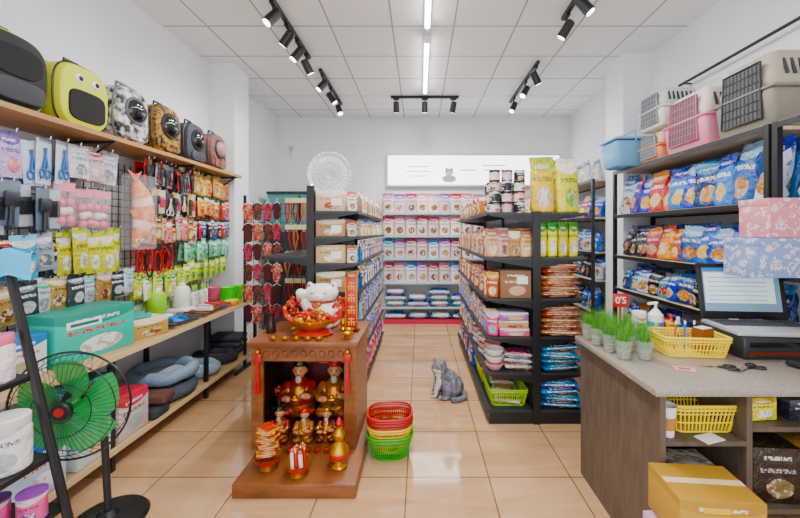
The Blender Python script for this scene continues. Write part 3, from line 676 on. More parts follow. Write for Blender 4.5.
T(MB().m(black).cyl((2.52, 1.3, 2.92), (2.52, 3.5, 2.92), .013).cyl((2.52, 3.45, 2.92), (2.6, 3.45, 2.92), .009).cyl((2.52, 2.3, 2.92), (2.6, 2.3, 2.92), .009).obj('wall_rail'), 'thin black rail on the right wall above the pet carriers', 'rail')

# ---------------------------------------------------------------- LEFT WALL
bw = wood('bench_board', 'a88458', 'c8a87c', (8, 1, 8))
t = E('display_bench', 'long two-tier wooden display bench at the left of photo', 'shelves', (-2.2, 2.75, 0))
for z, x0, x1 in ((.73, -.29, .3), (.15, -.29, .3)):
    s_ = MB().m(bw).bb(x0, x1, -1.5, 1.48, z-.025, z).obj('shelf', t)
    MB().m(M('pale_edge', 'd0bc98', .5)).bb(x1+.0005, x1+.012, -1.5, 1.48, z-.03, z+.004).obj('edge_strip', s_)
for y in (-1.49, -.5, .5, 1.46):
    for x in (-.27, .27): MB().m(black).box((x, y, .35), (.03, .03, .7)).obj('leg', t)
t = E('backpack_shelf', 'wooden shelf of pet backpacks high on the left wall', 'shelf', (-2.3, 2.8, 2.16))
MB().m(wood('top_board', '9a6c3c', 'b88a54', (8, 1, 8))).bb(-.19, .2, -1.5, 1.45, -.03, 0).obj('board', t)
for y in (-1.2, -.3, .6, 1.35):
    MB().m(black).box((-.18, y, -.15), (.02, .02, .24)).tube([(-.17, y, -.26), (.16, y, -.04)], .008).box((0, y, -.04), (.36, .02, .015)).obj('bracket', t)
t = E('wire_grid_panel', 'black wire grid panel carrying hanging goods on left wall', 'display grid', (-2.43, 2.85, 0))
gridthing = t
b = MB().m(black)
y = -1.45
while y <= 1.37: b.box((0, y, 1.45), (.004, .005, 1.2)); y += .06
z = .86
while z <= 2.06: b.box((.004, -.04, z), (.004, 2.84, .005)); z += .06
b.obj('wire_grid', t)
WX = -2.25
hookm = MB().m(chrome).cyl((0, 0, 0), (.2, 0, .012), .003, n=6).cyl((.2, 0, .012), (.205, 0, .03), .003, n=6).mesh('hook')
ncount = [0]
def hang(me, name, label, cat, y, z, group=None, tw=8):
    put(me, name, label, cat, (WX+U(-.02, .02), y, z), (0, R(U(-6, 6)), R(90+U(-tw, tw))), group, U(.92, 1.1))
    if ncount[0] < 98:
        ncount[0] += 1; O(hookm, 'hook', gridthing, (WX+2.43-.17, y-2.85, z))
    if group:   # second one on the same hook
        put(me, name, label, cat, (WX-.075+U(-.01, .01), y+U(.02, .05), z-U(0, .02)), (0, R(U(-7, 7)), R(90+U(-tw, tw))), group, U(.92, 1.1))
def hrow(me, name, labels, cat, group, y0, y1, n, z, tw=13):
    me = me if isinstance(me, list) else [me]; labels = labels if isinstance(labels, list) else [labels]
    for i in range(n): k = i % len(me); hang(me[k], name, labels[k], cat, y0+(y1-y0)*i/max(1, n-1)+U(-.012, .012), z+U(-.022, .022), group, tw)
hd = lambda c: M('header_'+c, c, .5)
pk = lambda w_, h, cols, head: packet(w_, h, CP(cols), hd(head))
hrow(pk(.12, .25, 'b8a8d8|6040a0|d08090|403060', '9080b8'), 'toy_packet', 'lilac packet hanging high at the left edge of photo', 'packet', 'lilac packets at the left edge', 1.86, 1.98, 2, 2.02)
hrow(toolcard(.1, .27, M('card_bluewhite', 'c4ccd8', .5), M('tool_blue', '3060a0', .4), 1), 'clipper_card', 'white card with blue clippers hanging high near left edge', 'tool card', 'blue clipper cards near the left edge', 2.08, 2.26, 3, 2.04)
hrow([toolcard(.09, .26, M('card_clear', 'a8b0b8', .3), M('tool_dark', '202328', .4), 2), toolcard(.09, .26, M('card_slate', '5a6878', .4), M('tool_dark', '202328', .4), 0)], 'comb_card', ['pale card with dark comb hanging near the left edge', 'slate card with dark brush hanging near the left edge'], 'tool card', 'dark comb cards near left edge', 1.9, 2.2, 5, 1.76)
hrow([pk(.12, .24, '8894a0|c8ccd0|5a6878|30404c', '909ca8'), pk(.12, .24, '1e2228|a02030|808890|f0f0f0', '16181c'), pk(.12, .24, '2898c8|d8e8f0|f0f0f0|204060', '80b8d8')], 'toy_packet', ['grey packet hanging under the combs at the left edge', 'black and red packet hanging under the combs at the left edge', 'light blue packet hanging under the combs at the left edge'], 'packet', 'mixed packets at left edge', 1.88, 2.22, 5, 1.47)
hrow([pk(.13, .22, 'a88858|d8c8a8|704828|403020', 'b8a888'), pk(.13, .2, '30383f|808890|b0b8c0|f0f0f0', '202428'), pk(.13, .2, 'c8ccd2|50b0a0|8890a0|305048', 'c8ccd0')], 'toy_packet', ['tan packet in the lowest row over the teal box', 'dark grey packet in the lowest row over the teal box', 'white and mint packet in the lowest row over the teal box'], 'packet', 'lowest packets over the teal box', 1.95, 2.76, 9, 1.2)
film = M('thin_film', 'e6eaee', .1, alpha=.13)
bp_ = MB().m(film).rbox((0, 0, -.14), (.12, .05, .23), .02, 3)
for i in range(3):
    bp_.m(M('ball_pink', 'e07890', .5) if i != 1 else M('ball_cream', 'ecd8cc', .5)).sph((-.026+.01*(i % 2), 0, -.22+i*.055), .026, 10).sph((.027-.01*(i % 2), 0, -.215+i*.055), .025, 10)
bp_.m(hd('d890a0')).box((0, 0, -.015), (.12, .004, .05))
hrow(bp_.mesh('ball_packet'), 'ball_packet', 'clear packet of pink and white balls on left wall grid', 'toy packet', 'packets of pink balls', 2.28, 2.52, 3, 1.79)
hrow(pk(.11, .28, 'ccd018|e8e8d8|e8f0e0|407010', 'b8c020'), 'treat_packet', 'yellow-green packet hanging below the pink ball packets', 'packet', 'yellow-green packets below the balls', 2.28, 2.66, 5, 1.5)
hrow([pk(.14, .23, 'c8ccd2|a0a4ac|808890|505860', 'c0c4c8'), pk(.14, .23, 'd8c0c4|b03050|d8d8d8|602030', 'd0b8c0')], 'accessory_packet', ['whitish clear packet hanging above the pink balls', 'white and rose packet hanging above the pink balls'], 'packet', 'clear packets above the balls', 2.36, 2.6, 3, 2.05)
t2 = E('fish_toy', 'large orange and white striped plush fish in clear bag, left wall', 'fish toy', (WX+.07, 2.78, 1.96), 90)
m = M('fish_orange', 'd87850', .95, col2='e8a888', scale=22, bump=.4); m2 = M('fish_white', 'ecdfd6', .95, col2='e4c4b4', scale=22, bump=.4)
pa = []
for i in range(17):
    f = i/16; pa.append(Vector((.06*math.sin(f*PI*1.25-.3), 0, -.06-.52*f)))
rf = lambda f: .02+.07*math.sin(PI*min(1, f*1.02)**.9)**.8 if 0 < f < 1 else .02
b = MB()
for s0 in range(8):
    b.m(m2 if s0 in (2, 5) else m); seg = []
    for i in (2*s0, 2*s0+1, 2*s0+2):
        d = (pa[min(16, i+1)]-pa[max(0, i-1)]).normalized(); u = Vector((0, 1, 0)); w_ = d.cross(u); r_ = rf(i/16)
        seg.append([pa[i]+r_*(.62*math.cos(2*PI*k/16)*u+math.sin(2*PI*k/16)*w_) for k in range(16)])
    b.loft(seg, s0 in (0, 7))
b.obj('body', t2)
MB().m(m).add([pa[0]+Vector(v) for v in ((0, 0, -.02), (-.08, .004, .07), (0, .008, .03), (.07, .004, .08), (0, -.008, .03))], [(0, 1, 4), (0, 4, 3), (0, 2, 1), (0, 3, 2)]).obj('tail', t2)
for s_ in (-1, 1):
    MB().m(m).add([pa[9]+Vector(v) for v in ((s_*.07, 0, -.03), (s_*.13, .003, .06), (s_*.075, 0, .06), (s_*.08, -.008, .02))], [(0, 1, 2), (0, 3, 1), (3, 2, 1)]).obj('fin', t2)
    MB().m(white).sph(pa[15]+Vector((s_*.026, -.028, .02)), .013, 10).m(dark).sph(pa[15]+Vector((s_*.026, -.038, .02)), .007, 8).obj('eye', t2)
MB().m(film).rbox((.02, .0, -.31), (.22, .13, .58), .02, 3).obj('clear_bag', t2)
tcs = [toolcard(.075, .2, M('card_red', 'b82420', .5), M('tool_dark', '202328', .4), 0), toolcard(.075, .2, M('card_ivory', 'c8c0b0', .5), M('tool_dark', '202328', .4), 0), toolcard(.075, .2, M('card_pale', '98a4b0', .5), M('tool_maroon', '5a1420', .4), 1)]
hrow(tcs, 'brush_card', ['red card with black brush in top row, left wall', 'ivory card with black brush in top row, left wall', 'pale card with maroon clippers in top row, left wall'], 'tool card', 'top row of grooming tool cards', 2.95, 3.54, 10, 2.08)
tcs = [toolcard(.075, .21, M('card_ivory', 'c8c0b0', .5), M('tool_pink', 'c84868', .4), 2), toolcard(.075, .21, M('card_black', '141618', .5), M('tool_white', 'c8c8c8', .4), 1), toolcard(.075, .21, M('card_gold', 'b89858', .5), M('tool_dark', '202328', .4), 0)]
hrow(tcs, 'comb_card', ['ivory card with pink comb in second row, left wall', 'black card with white scissors in second row, left wall', 'gold card with black brush in second row, left wall'], 'tool card', 'second row of grooming tool cards', 2.95, 3.57, 10, 1.85)
hrow([pk(.085, .21, 'd8c8b0|a03040|705040|402020', 'c0b098'), pk(.085, .21, 'e08090|f0e0e0|b05060|702030', 'c87080'), pk(.085, .21, 'a07830|402818|e0d0b0|f0e0c0', '806028')], 'toy_packet', ['cream packet in third row of left wall grid', 'pink packet in third row of left wall grid', 'brown packet in third row of left wall grid'], 'packet', 'third row of packets', 2.95, 3.56, 10, 1.61)
hrow([pk(.09, .21, 'e8c010|b82818|f0ecd0|603010', 'e0c020'), pk(.09, .21, 'e0a010|f0d850|b03818|603010', 'd89818')], 'treat_packet', ['yellow treat packet in the top row near the pillar', 'golden treat packet in the top row near the pillar'], 'packet', 'yellow treat packets, top row', 3.62, 4.2, 10, 2.08)
hrow([pk(.09, .21, 'd89c10|e0d8c0|903818|603010', '26262a'), pk(.09, .21, 'd84818|f0d080|903818|ffffff', '26262a')], 'treat_packet', ['amber treat packet below the yellow row near the pillar', 'orange treat packet below the yellow row near the pillar'], 'packet', 'amber treat packets', 3.64, 4.2, 10, 1.85)
hrow([pk(.085, .2, '181a20|b0b4bc|c04050|ffffff', '303338'), pk(.085, .2, 'b82030|e0e0e0|303030|ffffff', '202020'), pk(.085, .2, '2860a8|e0e0e0|303030|ffffff', '303338')], 'toy_packet', ['black packet in the third row near the pillar', 'red packet in the third row near the pillar', 'blue packet in the third row near the pillar'], 'packet', 'dark and red packets near the pillar', 3.62, 4.2, 10, 1.62)
hrow([pk(.09, .19, 'a0dcb8|f0f8f4|50a080|205040', '78c0a0'), pk(.09, .19, '78c8b0|f0f4e8|508830|205040', '90d0b0')], 'treat_packet', ['pale mint packet in the lower row near the pillar', 'mint green packet in the lower row near the pillar'], 'packet', 'mint packets near the pillar', 3.5, 4.2, 10, 1.4)
hrow(pk(.09, .19, 'c0d840|f0f4e0|508830|305020', 'b8d050'), 'treat_packet', 'lime packet hanging under the mint packets', 'packet', 'lime packets under the mint row', 3.44, 4.1, 7, 1.19)
def collar(c1):
    b = MB().m(M('collar_'+c1, c1, .6))
    b.loft([[(.034*math.cos(a*PI/10)*k, j, -.12+.1*math.sin(a*PI/10)*k) for k, j in ((1, -.006), (1, .006), (.9, .006), (.9, -.006))] for a in range(20)], False, True)
    b.m(gold).sph((0, 0, -.235), .012, 10)
    return b.mesh('collar')
cr = collar('b01820'); cb_ = collar('181a20')
hrow([cr, cr, cb_], 'pet_collar', ['red collar with bell hanging under the third packet row', 'red collar with bell hanging under the third packet row', 'black collar with bell hanging under the third packet row'], 'collar', 'collars with bells on the left wall', 2.9, 3.28, 10, 1.38, 25)
hrow([pk(.095, .21, 'd0d820|40a040|f0f0e0|306020', 'c8d840'), pk(.095, .21, 'e0e0d8|40a040|d0d820|306020', 'a8c878')], 'treat_packet', ['bright lime packet in the lowest row under the collars', 'white and green packet in the lowest row under the collars'], 'packet', 'lime packets under the collars', 2.9, 3.36, 7, 1.13)

def backpack(label, y, w_, h, d, body, trim, win, style, z0=2.161, pipe=None):
    t = E('pet_backpack', label, 'pet backpack', (-2.29, y, z0), 90)
    MB().m(body).slab(w_/2, h/2, 3.2, (-d/2, -d/2+.012, -d/2+.05, d/2-.05, d/2-.012, d/2), (.8, .93, 1, 1, .93, .8), h/2, 32).obj('body', t)
    for y_ in (-d/2+.045, d/2-.045):
        b = MB().m(pipe or trim); rg = []
        for i in range(32):
            a = 2*PI*i/32; cx, sz = math.cos(a), math.sin(a)
            rg.append((w_/2*1.005*math.copysign(abs(cx)**(2/3.2), cx), y_, h/2+h/2*1.0*math.copysign(abs(sz)**(2/3.2), sz)))
        b.tube(rg, .006, 5, True).obj('piping', t)
    MB().m(trim).tube([(-.05, 0, h-.005), (-.045, 0, h+.035), (.045, 0, h+.035), (.05, 0, h-.005)], .009, 8).obj('handle', t)
    for s_ in (-1, 1): MB().m(trim).tube([(s_*w_*.25, d/2-.01, h*.9), (s_*w_*.3, d/2+.03, h*.6), (s_*w_*.33, d/2-.01, h*.1)], .012, 6).obj('shoulder_strap', t)
    if style == 'dome':
        MB().m(trim).t((0, -d/2, h*.6)).tube([(w_*.3*math.cos(a*PI/12), -.004, w_*.3*math.sin(a*PI/12)) for a in range(24)], .012, 6, True).obj('window_ring', t)
        MB().m(win).t((0, -d/2, h*.6)).sph((0, 0, 0), (w_*.29, .06, w_*.29), 20).obj('bubble_window', t)
    elif style == 'mesh':
        MB().m(win).slab(w_*.36, h*.2, 3, (-d/2-.008, -d/2+.002), (.97, 1), h*.62).obj('mesh_window', t)
        MB().m(trim).slab(w_*.36, h*.14, 4, (-d/2-.025, -d/2-.02, -d/2+.004), (.9, 1, 1), h*.24).obj('pocket', t)
    elif style == 'two':
        for s_ in (-1, 1):
            o = MB().m(white).t((s_*w_*.16, -d/2-.002, h*.76)).sph((0, 0, 0), (w_*.085, .014, w_*.085), 16).obj('window_disc', t)
            MB().m(black).t((s_*w_*.16, -d/2-.013, h*.76)).sph((0, 0, 0), (w_*.045, .008, w_*.045), 12).obj('disc_centre', o)
        MB().m(win).slab(w_*.36, h*.24, 4, (-d/2-.01, -d/2+.004), (.97, 1), h*.36).obj('mesh_window', t)
    if style == 'dome': MB().m(body).slab(w_*.34, h*.12, 4, (-d/2-.02, -d/2-.015, -d/2+.004), (.92, 1, 1), h*.2).obj('pocket', t)
lep = M('leopard_cloth', 'a88048', .7, col2='100c08', scale=34)
whp = M('white_print_cloth', 'e4e4e4', .6, col2='14161c', scale=20)
smoke = M('smoked_dome', '14171b', .08, coat=.6)
backpack('black and dark grey pet backpack at the photo left edge, lime piping', 1.95, .36, .42, .22, M('charcoal_cloth', '16181b', .7), M('grey_panel', '34373d', .7), M('mesh_black', '08090a', .8), 'mesh', pipe=M('lime_trim', 'a8c018', .5))
backpack('bright yellow-green pet backpack with two white discs', 2.36, .36, .42, .22, M('lime_cloth', 'ccd410', .6), black, M('mesh_black', '08090a', .8), 'two')
backpack('white pet backpack with black print and bubble window', 2.76, .31, .44, .22, whp, M('grey_trim', '5a5e64', .5), smoke, 'dome')
backpack('leopard print pet backpack with bubble window', 3.14, .33, .43, .22, lep, black, smoke, 'dome')
backpack('dark grey pet backpack between the leopard and brown ones', 3.55, .31, .4, .2, M('slate_cloth', '383c45', .7), black, smoke, 'dome')
backpack('brown and pink pet backpack farthest along the shelf', 3.94, .3, .4, .2, M('mauve_cloth', '8a6058', .7, col2='54342e', scale=10), dark, M('pink_dome', 'b08488', .15), 'dome')
t = E('wall_speaker', 'small white box on left wall above the backpacks', 'device', (-2.42, 1.98, 2.72), 90)
MB().m(white).rbox((0, 0, 0), (.12, .12, .2), .012, 3).obj('housing', t); MB().m(grey).box((0, -.062, -.02), (.08, .004, .1)).obj('grille', t)

# bench goods
z = .731
o = put(carton(.48, .26, .29, CP('48b8a8|108878|e8f4f0|c02838', .5), False), 'carton', 'large teal printed box of pads on bench, left wall', 'box', (-2.13, 2.26, z), (0, 0, R(82)))
MB().m(white).box((-.08, -.1308, .22), (.2, .001, .045)).m(M('teal_ink', '107060', .6)).box((-.08, -.1318, .22), (.16, .001, .018)).obj('brand_panel', o)
put(carton(.26, .22, .13, CP('b08858|d8c8b0|804828|303030', .7)), 'carton', 'small tan carton on bench beside the teal box', 'box', (-2.08, 2.68, z), (0, 0, R(70)))
put(carton(.28, .2, .22, CP('c8d4d4|1a78a8|a09878|c03040', .5), False), 'carton', 'white and blue box on bench at photo left edge', 'box', (-2.15, 1.84, z), (0, 0, R(90)))
def tray(w_, d, h, mat):
    return MB().m(mat).rbox((0, 0, .004), (w_*.86, d*.86, .008), .003, 2).loft([[(w_/2*k*a_, d/2*k*b_, z_) for a_, b_ in ((1, 1), (-1, 1), (-1, -1), (1, -1))] for k, z_ in ((.86, .004), (1, h), (1.04, h), (1.04, h-.006), (.97, h-.006), (.84, .0))], False, True).mesh('tray')
put(tray(.26, .2, .04, M('tray_grey', '4a4e56', .5)), 'litter_tray', 'dark grey shallow tray on bench in front of the dispensers', 'tray', (-2.04, 3.06, z), (0, 0, R(85)))
put(tray(.24, .2, .04, M('tray_brown', '7a5040', .5)), 'litter_tray', 'brown shallow tray on bench, beyond the grey tray', 'tray', (-2.04, 3.45, z), (0, 0, R(92)))
def scoop(c, label, loc, rz):
    t = E('litter_scoop', label, 'scoop', loc, rz); m = M('scoop_'+c, c, .4)
    MB().m(m).rbox((0, 0, .01), (.11, .13, .012), .005, 2).box((.052, 0, .025), (.006, .12, .03)).box((-.052, 0, .025), (.006, .12, .03)).box((0, .062, .025), (.11, .006, .03)).obj('pan', t)
    MB().m(m).tube([(0, .06, .02), (0, .12, .03), (0, .22, .035)], .011, 8).obj('handle', t)
scoop('3a86d0', 'blue litter scoop lying in the grey tray', (-2.05, 3.03, z+.012), 60)
scoop('d8d8dc', 'white litter scoop lying in the brown tray', (-2.05, 3.43, z+.012), 110)
scoop('d84858', 'red litter scoop lying on bench beyond the brown tray', (-2.02, 3.68, z), 75)
scoop('50a8a0', 'teal litter scoop resting on the small tan carton', (-2.08, 2.66, z+.132), 150)
def brush(label, loc, rz, c):
    t = E('pet_brush', label, 'brush', loc, rz); m = M('brush_'+c, c, .4)
    MB().m(m).rbox((0, .0, .03), (.06, .11, .02), .008, 3).tube([(0, .05, .03), (0, .12, .034), (0, .2, .03)], .01, 8).obj('handle', t)
    b = MB().m(grey)
    for i in range(5):
        for j in range(8): b.cyl((-.022+i*.011, -.045+j*.012, .02), (-.022+i*.011, -.045+j*.012, 0), .0016, n=4)
    b.obj('bristles', t)
for i, (x, y, rz, c, nm) in enumerate(((-1.99, 2.86, 100, '303238', 'black'), (-2.2, 2.88, 60, 'c05080', 'magenta'), (-1.97, 3.26, 80, '6a4030', 'brown'), (-2.16, 3.24, 30, '303850', 'navy'), (-1.96, 3.6, 20, '384858', 'slate'), (-2.18, 3.62, 80, 'd8d4c8', 'ivory'))):
    brush(nm+' pet brush lying on the bench between the trays', (x, y, z), rz, c)
lw = CP('a8d050|f0f4e8|e8f0d8|306020', .4); lw2 = CP('f0f4ec|98c840|60a848|306020', .4)
for i in range(6):
    put(carton(.1, .07, .16, [lw, lw2][i % 2], False), 'small_box', ['lime and white upright box behind the dispensers', 'white box with lime top behind the dispensers'][i % 2], 'box', (-2.38, 3.0+i*.105, z), (0, 0, R(90+U(-6, 6))), 'lime and white boxes along the grid')
def dispenser(label, loc, c):
    t = E('water_dispenser', label, 'dispenser', loc, 90)
    MB().m(white).rbox((0, 0, .03), (.16, .2, .06), .02, 3).obj('base', t)
    MB().m(M('disp_'+c, c, .35)).lathe([(.055, .06), (.07, .08), (.072, .22), (.06, .25), (.03, .265)]).obj('tank', t)
    MB().m(white).lathe([(.035, .26), (.035, .282), (.03, .286)]).obj('cap', t)
dispenser('white dispenser with green tank on bench, nearer of two', (-2.24, 3.06, z), '98d058')
dispenser('white dispenser with white tank on bench, farther of two', (-2.24, 3.38, z), 'f0f4f0')
wb3 = bottle(.034, .23, PR('f8f8f4', '50c048', 'e8f4e0', '308030'), ygreen)
for i in range(5): put(wb3, 'shampoo_bottle', 'white bottle with green cap on bench, beyond the dispensers', 'bottle', (-2.3+.02*(i % 2), 3.54+i*.075, z), (0, 0, R(90)), 'white shampoo bottles on the bench')
for x, y, c, nm, n in ((-2.3, 4.02, 'd86888', 'pink', 6), (-2.08, 3.92, '58d048', 'bright green', 7), (-2.1, 4.12, '78dc60', 'light green', 6)):
    bm2 = bowl(.085, .05, M('bowl_'+c, c, .35))
    for k in range(n): put(bm2, 'feeding_bowl', nm+' plastic bowl in its stack at the far end of bench', 'bowl', (x, y, z+k*.02), (0, 0, 0), nm+' bowls stacked at bench end')
put(bowl(.075, .05, M('bowl_yellow', 'd8d040', .35)), 'feeding_bowl', 'single yellow-green bowl on bench near the green stack', 'bowl', (-1.98, 3.79, z))
for i, (c, nm) in enumerate((('d8c8b0|b05838|705030|402010', 'cream'), ('a8acb2|3a4048|303438|202428', 'grey'), ('a89080|703828|e0c0a0|402010', 'brown'))):
    put(carton(.1, .08, .17, CP(c), False), 'small_box', 'small %s box standing on bench against the wall grid' % nm, 'box', (-2.36, 2.6+i*.115, z), (0, 0, R(90)))
def cushion(label, loc, rx, ry, h, c, c2, rz=0):
    t = E('pet_bed', label, 'pet bed', loc, rz)
    m = M('plush_'+c, c, .95, bump=.5, scale=60); m2 = M('plush_'+c2, c2, .95, bump=.5, scale=60)
    MB().m(m).tube([(rx*.8*math.cos(a*PI/16), ry*.8*math.sin(a*PI/16), h*.45+.008*math.sin(a*1.3)) for a in range(32)], h*.43, 12, True).obj('rim', t)
    MB().m(m2).sph((0, 0, h*.3), (rx*.72, ry*.72, h*.24), 20).obj('cushion', t)
cushion('dark grey plush pet bed on the lower bench tier, nearer pile', (-2.16, 2.98, .151), .28, .27, .13, '4c5460', '8a96a4')
cushion('blue-grey plush pet bed on top of the nearer dark one', (-2.14, 3.0, .285), .26, .26, .12, '7f94a6', 'a8b8c4')
cushion('blue-white plush pet bed between the piles, lower tier', (-2.16, 3.42, .151), .25, .17, .12, '96a8b4', 'c0ccd4')
cushion('small black plush pet bed at far end of lower bench tier', (-2.14, 3.76, .151), .23, .16, .11, '2a2c32', '44464e')
m = M('folded_charcoal', '34373e', .9, bump=.4, scale=30)
for k in range(3):
    t = E('folded_mat', ['lowest', 'middle', 'topmost'][k]+' folded charcoal mat in the pile at bench end', 'mat', (-2.18, 4.08, .151+k*.066), U(-6, 6))
    MB().m(m).rbox((0, 0, .031), (.36, .24, .062), .028, 4).obj('mat_body', t); MB().m(M('mat_tag', 'd8d8d8', .6)).box((.181, 0, .031), (.003, .04, .02)).obj('tag', t)
for i, (c, nm, y) in enumerate((('c8dcdc|30a098|e8c0a0|c03040', 'white and teal', 2.14), ('d8c8c8|c04050|a0c8d0|303030', 'white and red', 2.42), ('b8d0e0|2070a8|f0f0f0|c03040', 'pale blue', 1.83))):
    put(carton(.25, .24, .27, CP(c, .5), False), 'carton', nm+' box on the lower bench tier near the fan', 'box', (-2.04, y, .151), (0, 0, R(90)))
put(carton(.24, .23, .2, CP('80c8c0|209088|f0f0f0|c03040', .5), False), 'carton', 'teal box stacked on the white and teal one, lower tier', 'box', (-2.05, 2.14, .423), (0, 0, R(88)))
for i, c in enumerate(('2c3038', '5a4038')):
    t = E('folded_bag', ['black folded bag on lower tier beside the white and red box', 'brown folded bag on lower tier in front of plush beds'][i], 'bag', (-2.0, 2.64+.06*i, .151+.075*i), 10*i)
    m = M('folded_'+c, c, .8, bump=.3, scale=20)
    MB().m(m).rbox((0, 0, .035), (.24, .16, .07), .025, 4).obj('bag_body', t); MB().m(m).tube([(-.05, -.08, .03), (-.04, -.1, .04), (.04, -.1, .04), (.05, -.08, .03)], .006).obj('strap', t)

# ---------------------------------------------------------------- clothes stand beyond the left pillar
t = E('clothes_stand', 'black wire stand with hanging pet clothes and leads by left gondola', 'display stand', (-1.62, 3.95, 0))
for s_ in (-1, 1): MB().m(black).box((s_*.3, 0, .95), (.025, .025, 1.9)).obj('post', t); MB().m(black).box((s_*.3, 0, .0), (.03, .4, .03)).obj('foot', t, (0, 0, .015))
b = MB().m(black)
for z in [i*.1+.5 for i in range(14)]: b.box((0, 0, z), (.6, .006, .006))
for x in [-.27+i*.06 for i in range(10)]: b.box((x, .004, 1.15), (.005, .004, 1.36))
b.obj('wire_grid', t)
def outfit(c1, c2):
    b = MB().m(M('cloth_'+c1+c2, c1, .9, col2=c2, scale=40))
    b.slab(.04, .1, 4, (-.014, 0, .014), (.93, 1, .93), -.15, 16)
    for s_ in (-1, 1): b.cyl((s_*.03, 0, -.07), (s_*.052, 0, -.13), .018, .015, 10)
    b.m(white).tube([(-.04, 0, -.06), (0, 0, -.035), (.04, 0, -.06), (-.04, 0, -.06)], .003, 4).tube([(0, 0, -.035), (0, 0, -.01), (.008, .01, 0), (0, .02, -.005)], .002, 4)
    return b.mesh('outfit')
oo = [(outfit('98141c', 'c89888'), 'red patterned'), (outfit('5a101a', '24272e'), 'dark red'), (outfit('a85060', '70182a'), 'rose patterned'), (outfit('2a2428', '804838'), 'dark brown')]
for i in range(4):
    for j in range(6):
        k = (i*3+j) % 4
        put(oo[k][0], 'pet_outfit', oo[k][1]+' pet outfit hanging on the black wire stand, left', 'pet clothes', (-1.86+i*.105, 3.905-.02*(i % 2), 1.86-j*.22), (0, 0, R(U(-22, 22))), 'pet outfits on the wire stand', U(.9, 1.05))
ld = []
for c in ('982018', '2a1e1a', 'b86830'):
    b = MB().m(M('lead_'+c, c, .6)); b.tube([(-.014, 0, 0), (-.026, 0, -.14), (0, 0, -.26), (.026, 0, -.14), (.014, 0, 0)], .01, 6, True); b.m(chrome).tube([(0, 0, -.25), (.008, 0, -.27), (0, 0, -.29), (-.008, 0, -.27)], .003, 5, True)
    b.m(hd('d8cca8')).box((0, -.011, -.02), (.045, .002, .05)); ld.append(b.mesh('lead'))
for i in range(5):
    for j in range(4):
        k = (i*2+j) % 3
        put(ld[k], 'pet_lead', ['red', 'dark brown', 'tan'][k]+' looped pet lead hanging on the wire stand beside outfits', 'lead', (-1.44+i*.045, 3.91, 1.86-j*.29), (0, 0, R(U(-20, 20))), 'leads on the wire stand')
t = E('display_case', 'teal glass display case standing at the back left', 'display case', (-2.0, 5.7, 0))
MB().m(dark).rbox((0, 0, .75), (.7, .4, 1.5), .01, 2).obj('cabinet', t)
MB().m(M('teal_glass', '5c9c98', .1, alpha=.7)).rbox((0, 0, 1.8), (.68, .38, .56), .006, 2).obj('glass_box', t)
MB().m(dark).rbox((0, 0, 2.1), (.7, .4, .04), .006, 2).obj('lid', t)

# ---------------------------------------------------------------- COUNTER
cwood = wood('counter_laminate', '4c4138', '62564b', (5, 5, 1), .5, 6)
ctop = M('counter_top_laminate', 'a09890', .25, col2='8c847a', scale=120)
t = E('shop_counter', 'grey-brown wood-grain shop counter with open shelves at right', 'counter', (1.54, 1.87, 0))
MB().m(ctop).rbox((0, 0, .835), (1.14, .78, .032), .006, 2).obj('worktop', t)
MB().m(cwood).bb(-.54, -.515, -.37, .37, 0, .818).obj('side_panel', t)
MB().m(cwood).bb(.515, .54, -.37, .37, 0, .818).obj('side_panel', t)
MB().m(cwood).bb(-.514, .514, .345, .37, 0, .818).obj('back_panel', t)
MB().m(cwood).bb(-.17, -.145, -.36, .344, .0, .818).obj('divider', t)
MB().m(cwood).bb(-.514, -.171, -.36, .344, .6, .62).obj('shelf', t)
MB().m(cwood).bb(-.144, .514, -.36, .344, .66, .68).obj('shelf', t)
MB().m(cwood).bb(-.514, -.171, -.36, .344, .3, .32).obj('shelf', t)
MB().m(cwood).bb(-.144, .514, -.34, .344, .3, .32).obj('shelf', t)
MB().m(cwood).bb(-.514, -.171, -.36, .344, .04, .06).obj('shelf', t)
zc = .852
basket(.28, .24, .12, yel, 'yellow plastic basket on the shelf inside the counter', (1.25, 1.68, .621))
t = E('paper_cup', 'white paper cup inside the counter at its left side panel', 'cup', (1.07, 1.56, .621))
MB().m(white).lathe([(.026, 0), (.036, .13), (.038, .132), (.034, .13), (.025, .004), (.001, .004)]).obj('cup', t)
MB().m(kraft).lathe([(.0295, .03), (.0345, .085)], cap=False).obj('sleeve', t)
t = E('papers', 'loose white paper sheet lying in front of the yellow basket', 'paper', (1.23, 1.53, .621))
MB().m(white).t((0, 0, .002), (0, 0, .3)).box((0, 0, 0), (.1, .06, .003)).obj('sheet', t)
for i, (w_, d, h, x, y, z, c, nm) in enumerate(((.24, .22, .07, 1.23, 1.66, .321, '7a3a20|c8b090|603018|f0e0d0', 'flat brown box on the middle counter shelf'), (.2, .2, .05, 1.24, 1.66, .393, 'b83848|e0d0c0|c09060|ffffff', 'flat red box on top of the brown box in counter'), (.13, .2, .1, 1.48, 1.66, .681, 'e0cc20|b09020|f0f0f0|403010', 'yellow box inside the counter right of the divider'), (.16, .2, .09, 1.68, 1.66, .681, '20242f|404450|a08060|e0e0e0', 'dark box beside the yellow box inside the counter'), (.2, .2, .24, 1.56, 1.66, .321, '2a2018|3a3024|807050|b0b0b0', 'dark brown box on the lower shelf right of the counter divider'), (.18, .2, .22, 1.78, 1.7, .321, '906838|a88050|705030|302010', 'kraft box on the lower shelf beside the dark box'))):
    put(carton(w_, d, h, CP(c), False), 'carton', nm, 'box', (x, y, z), (0, 0, R(U(-6, 6))))
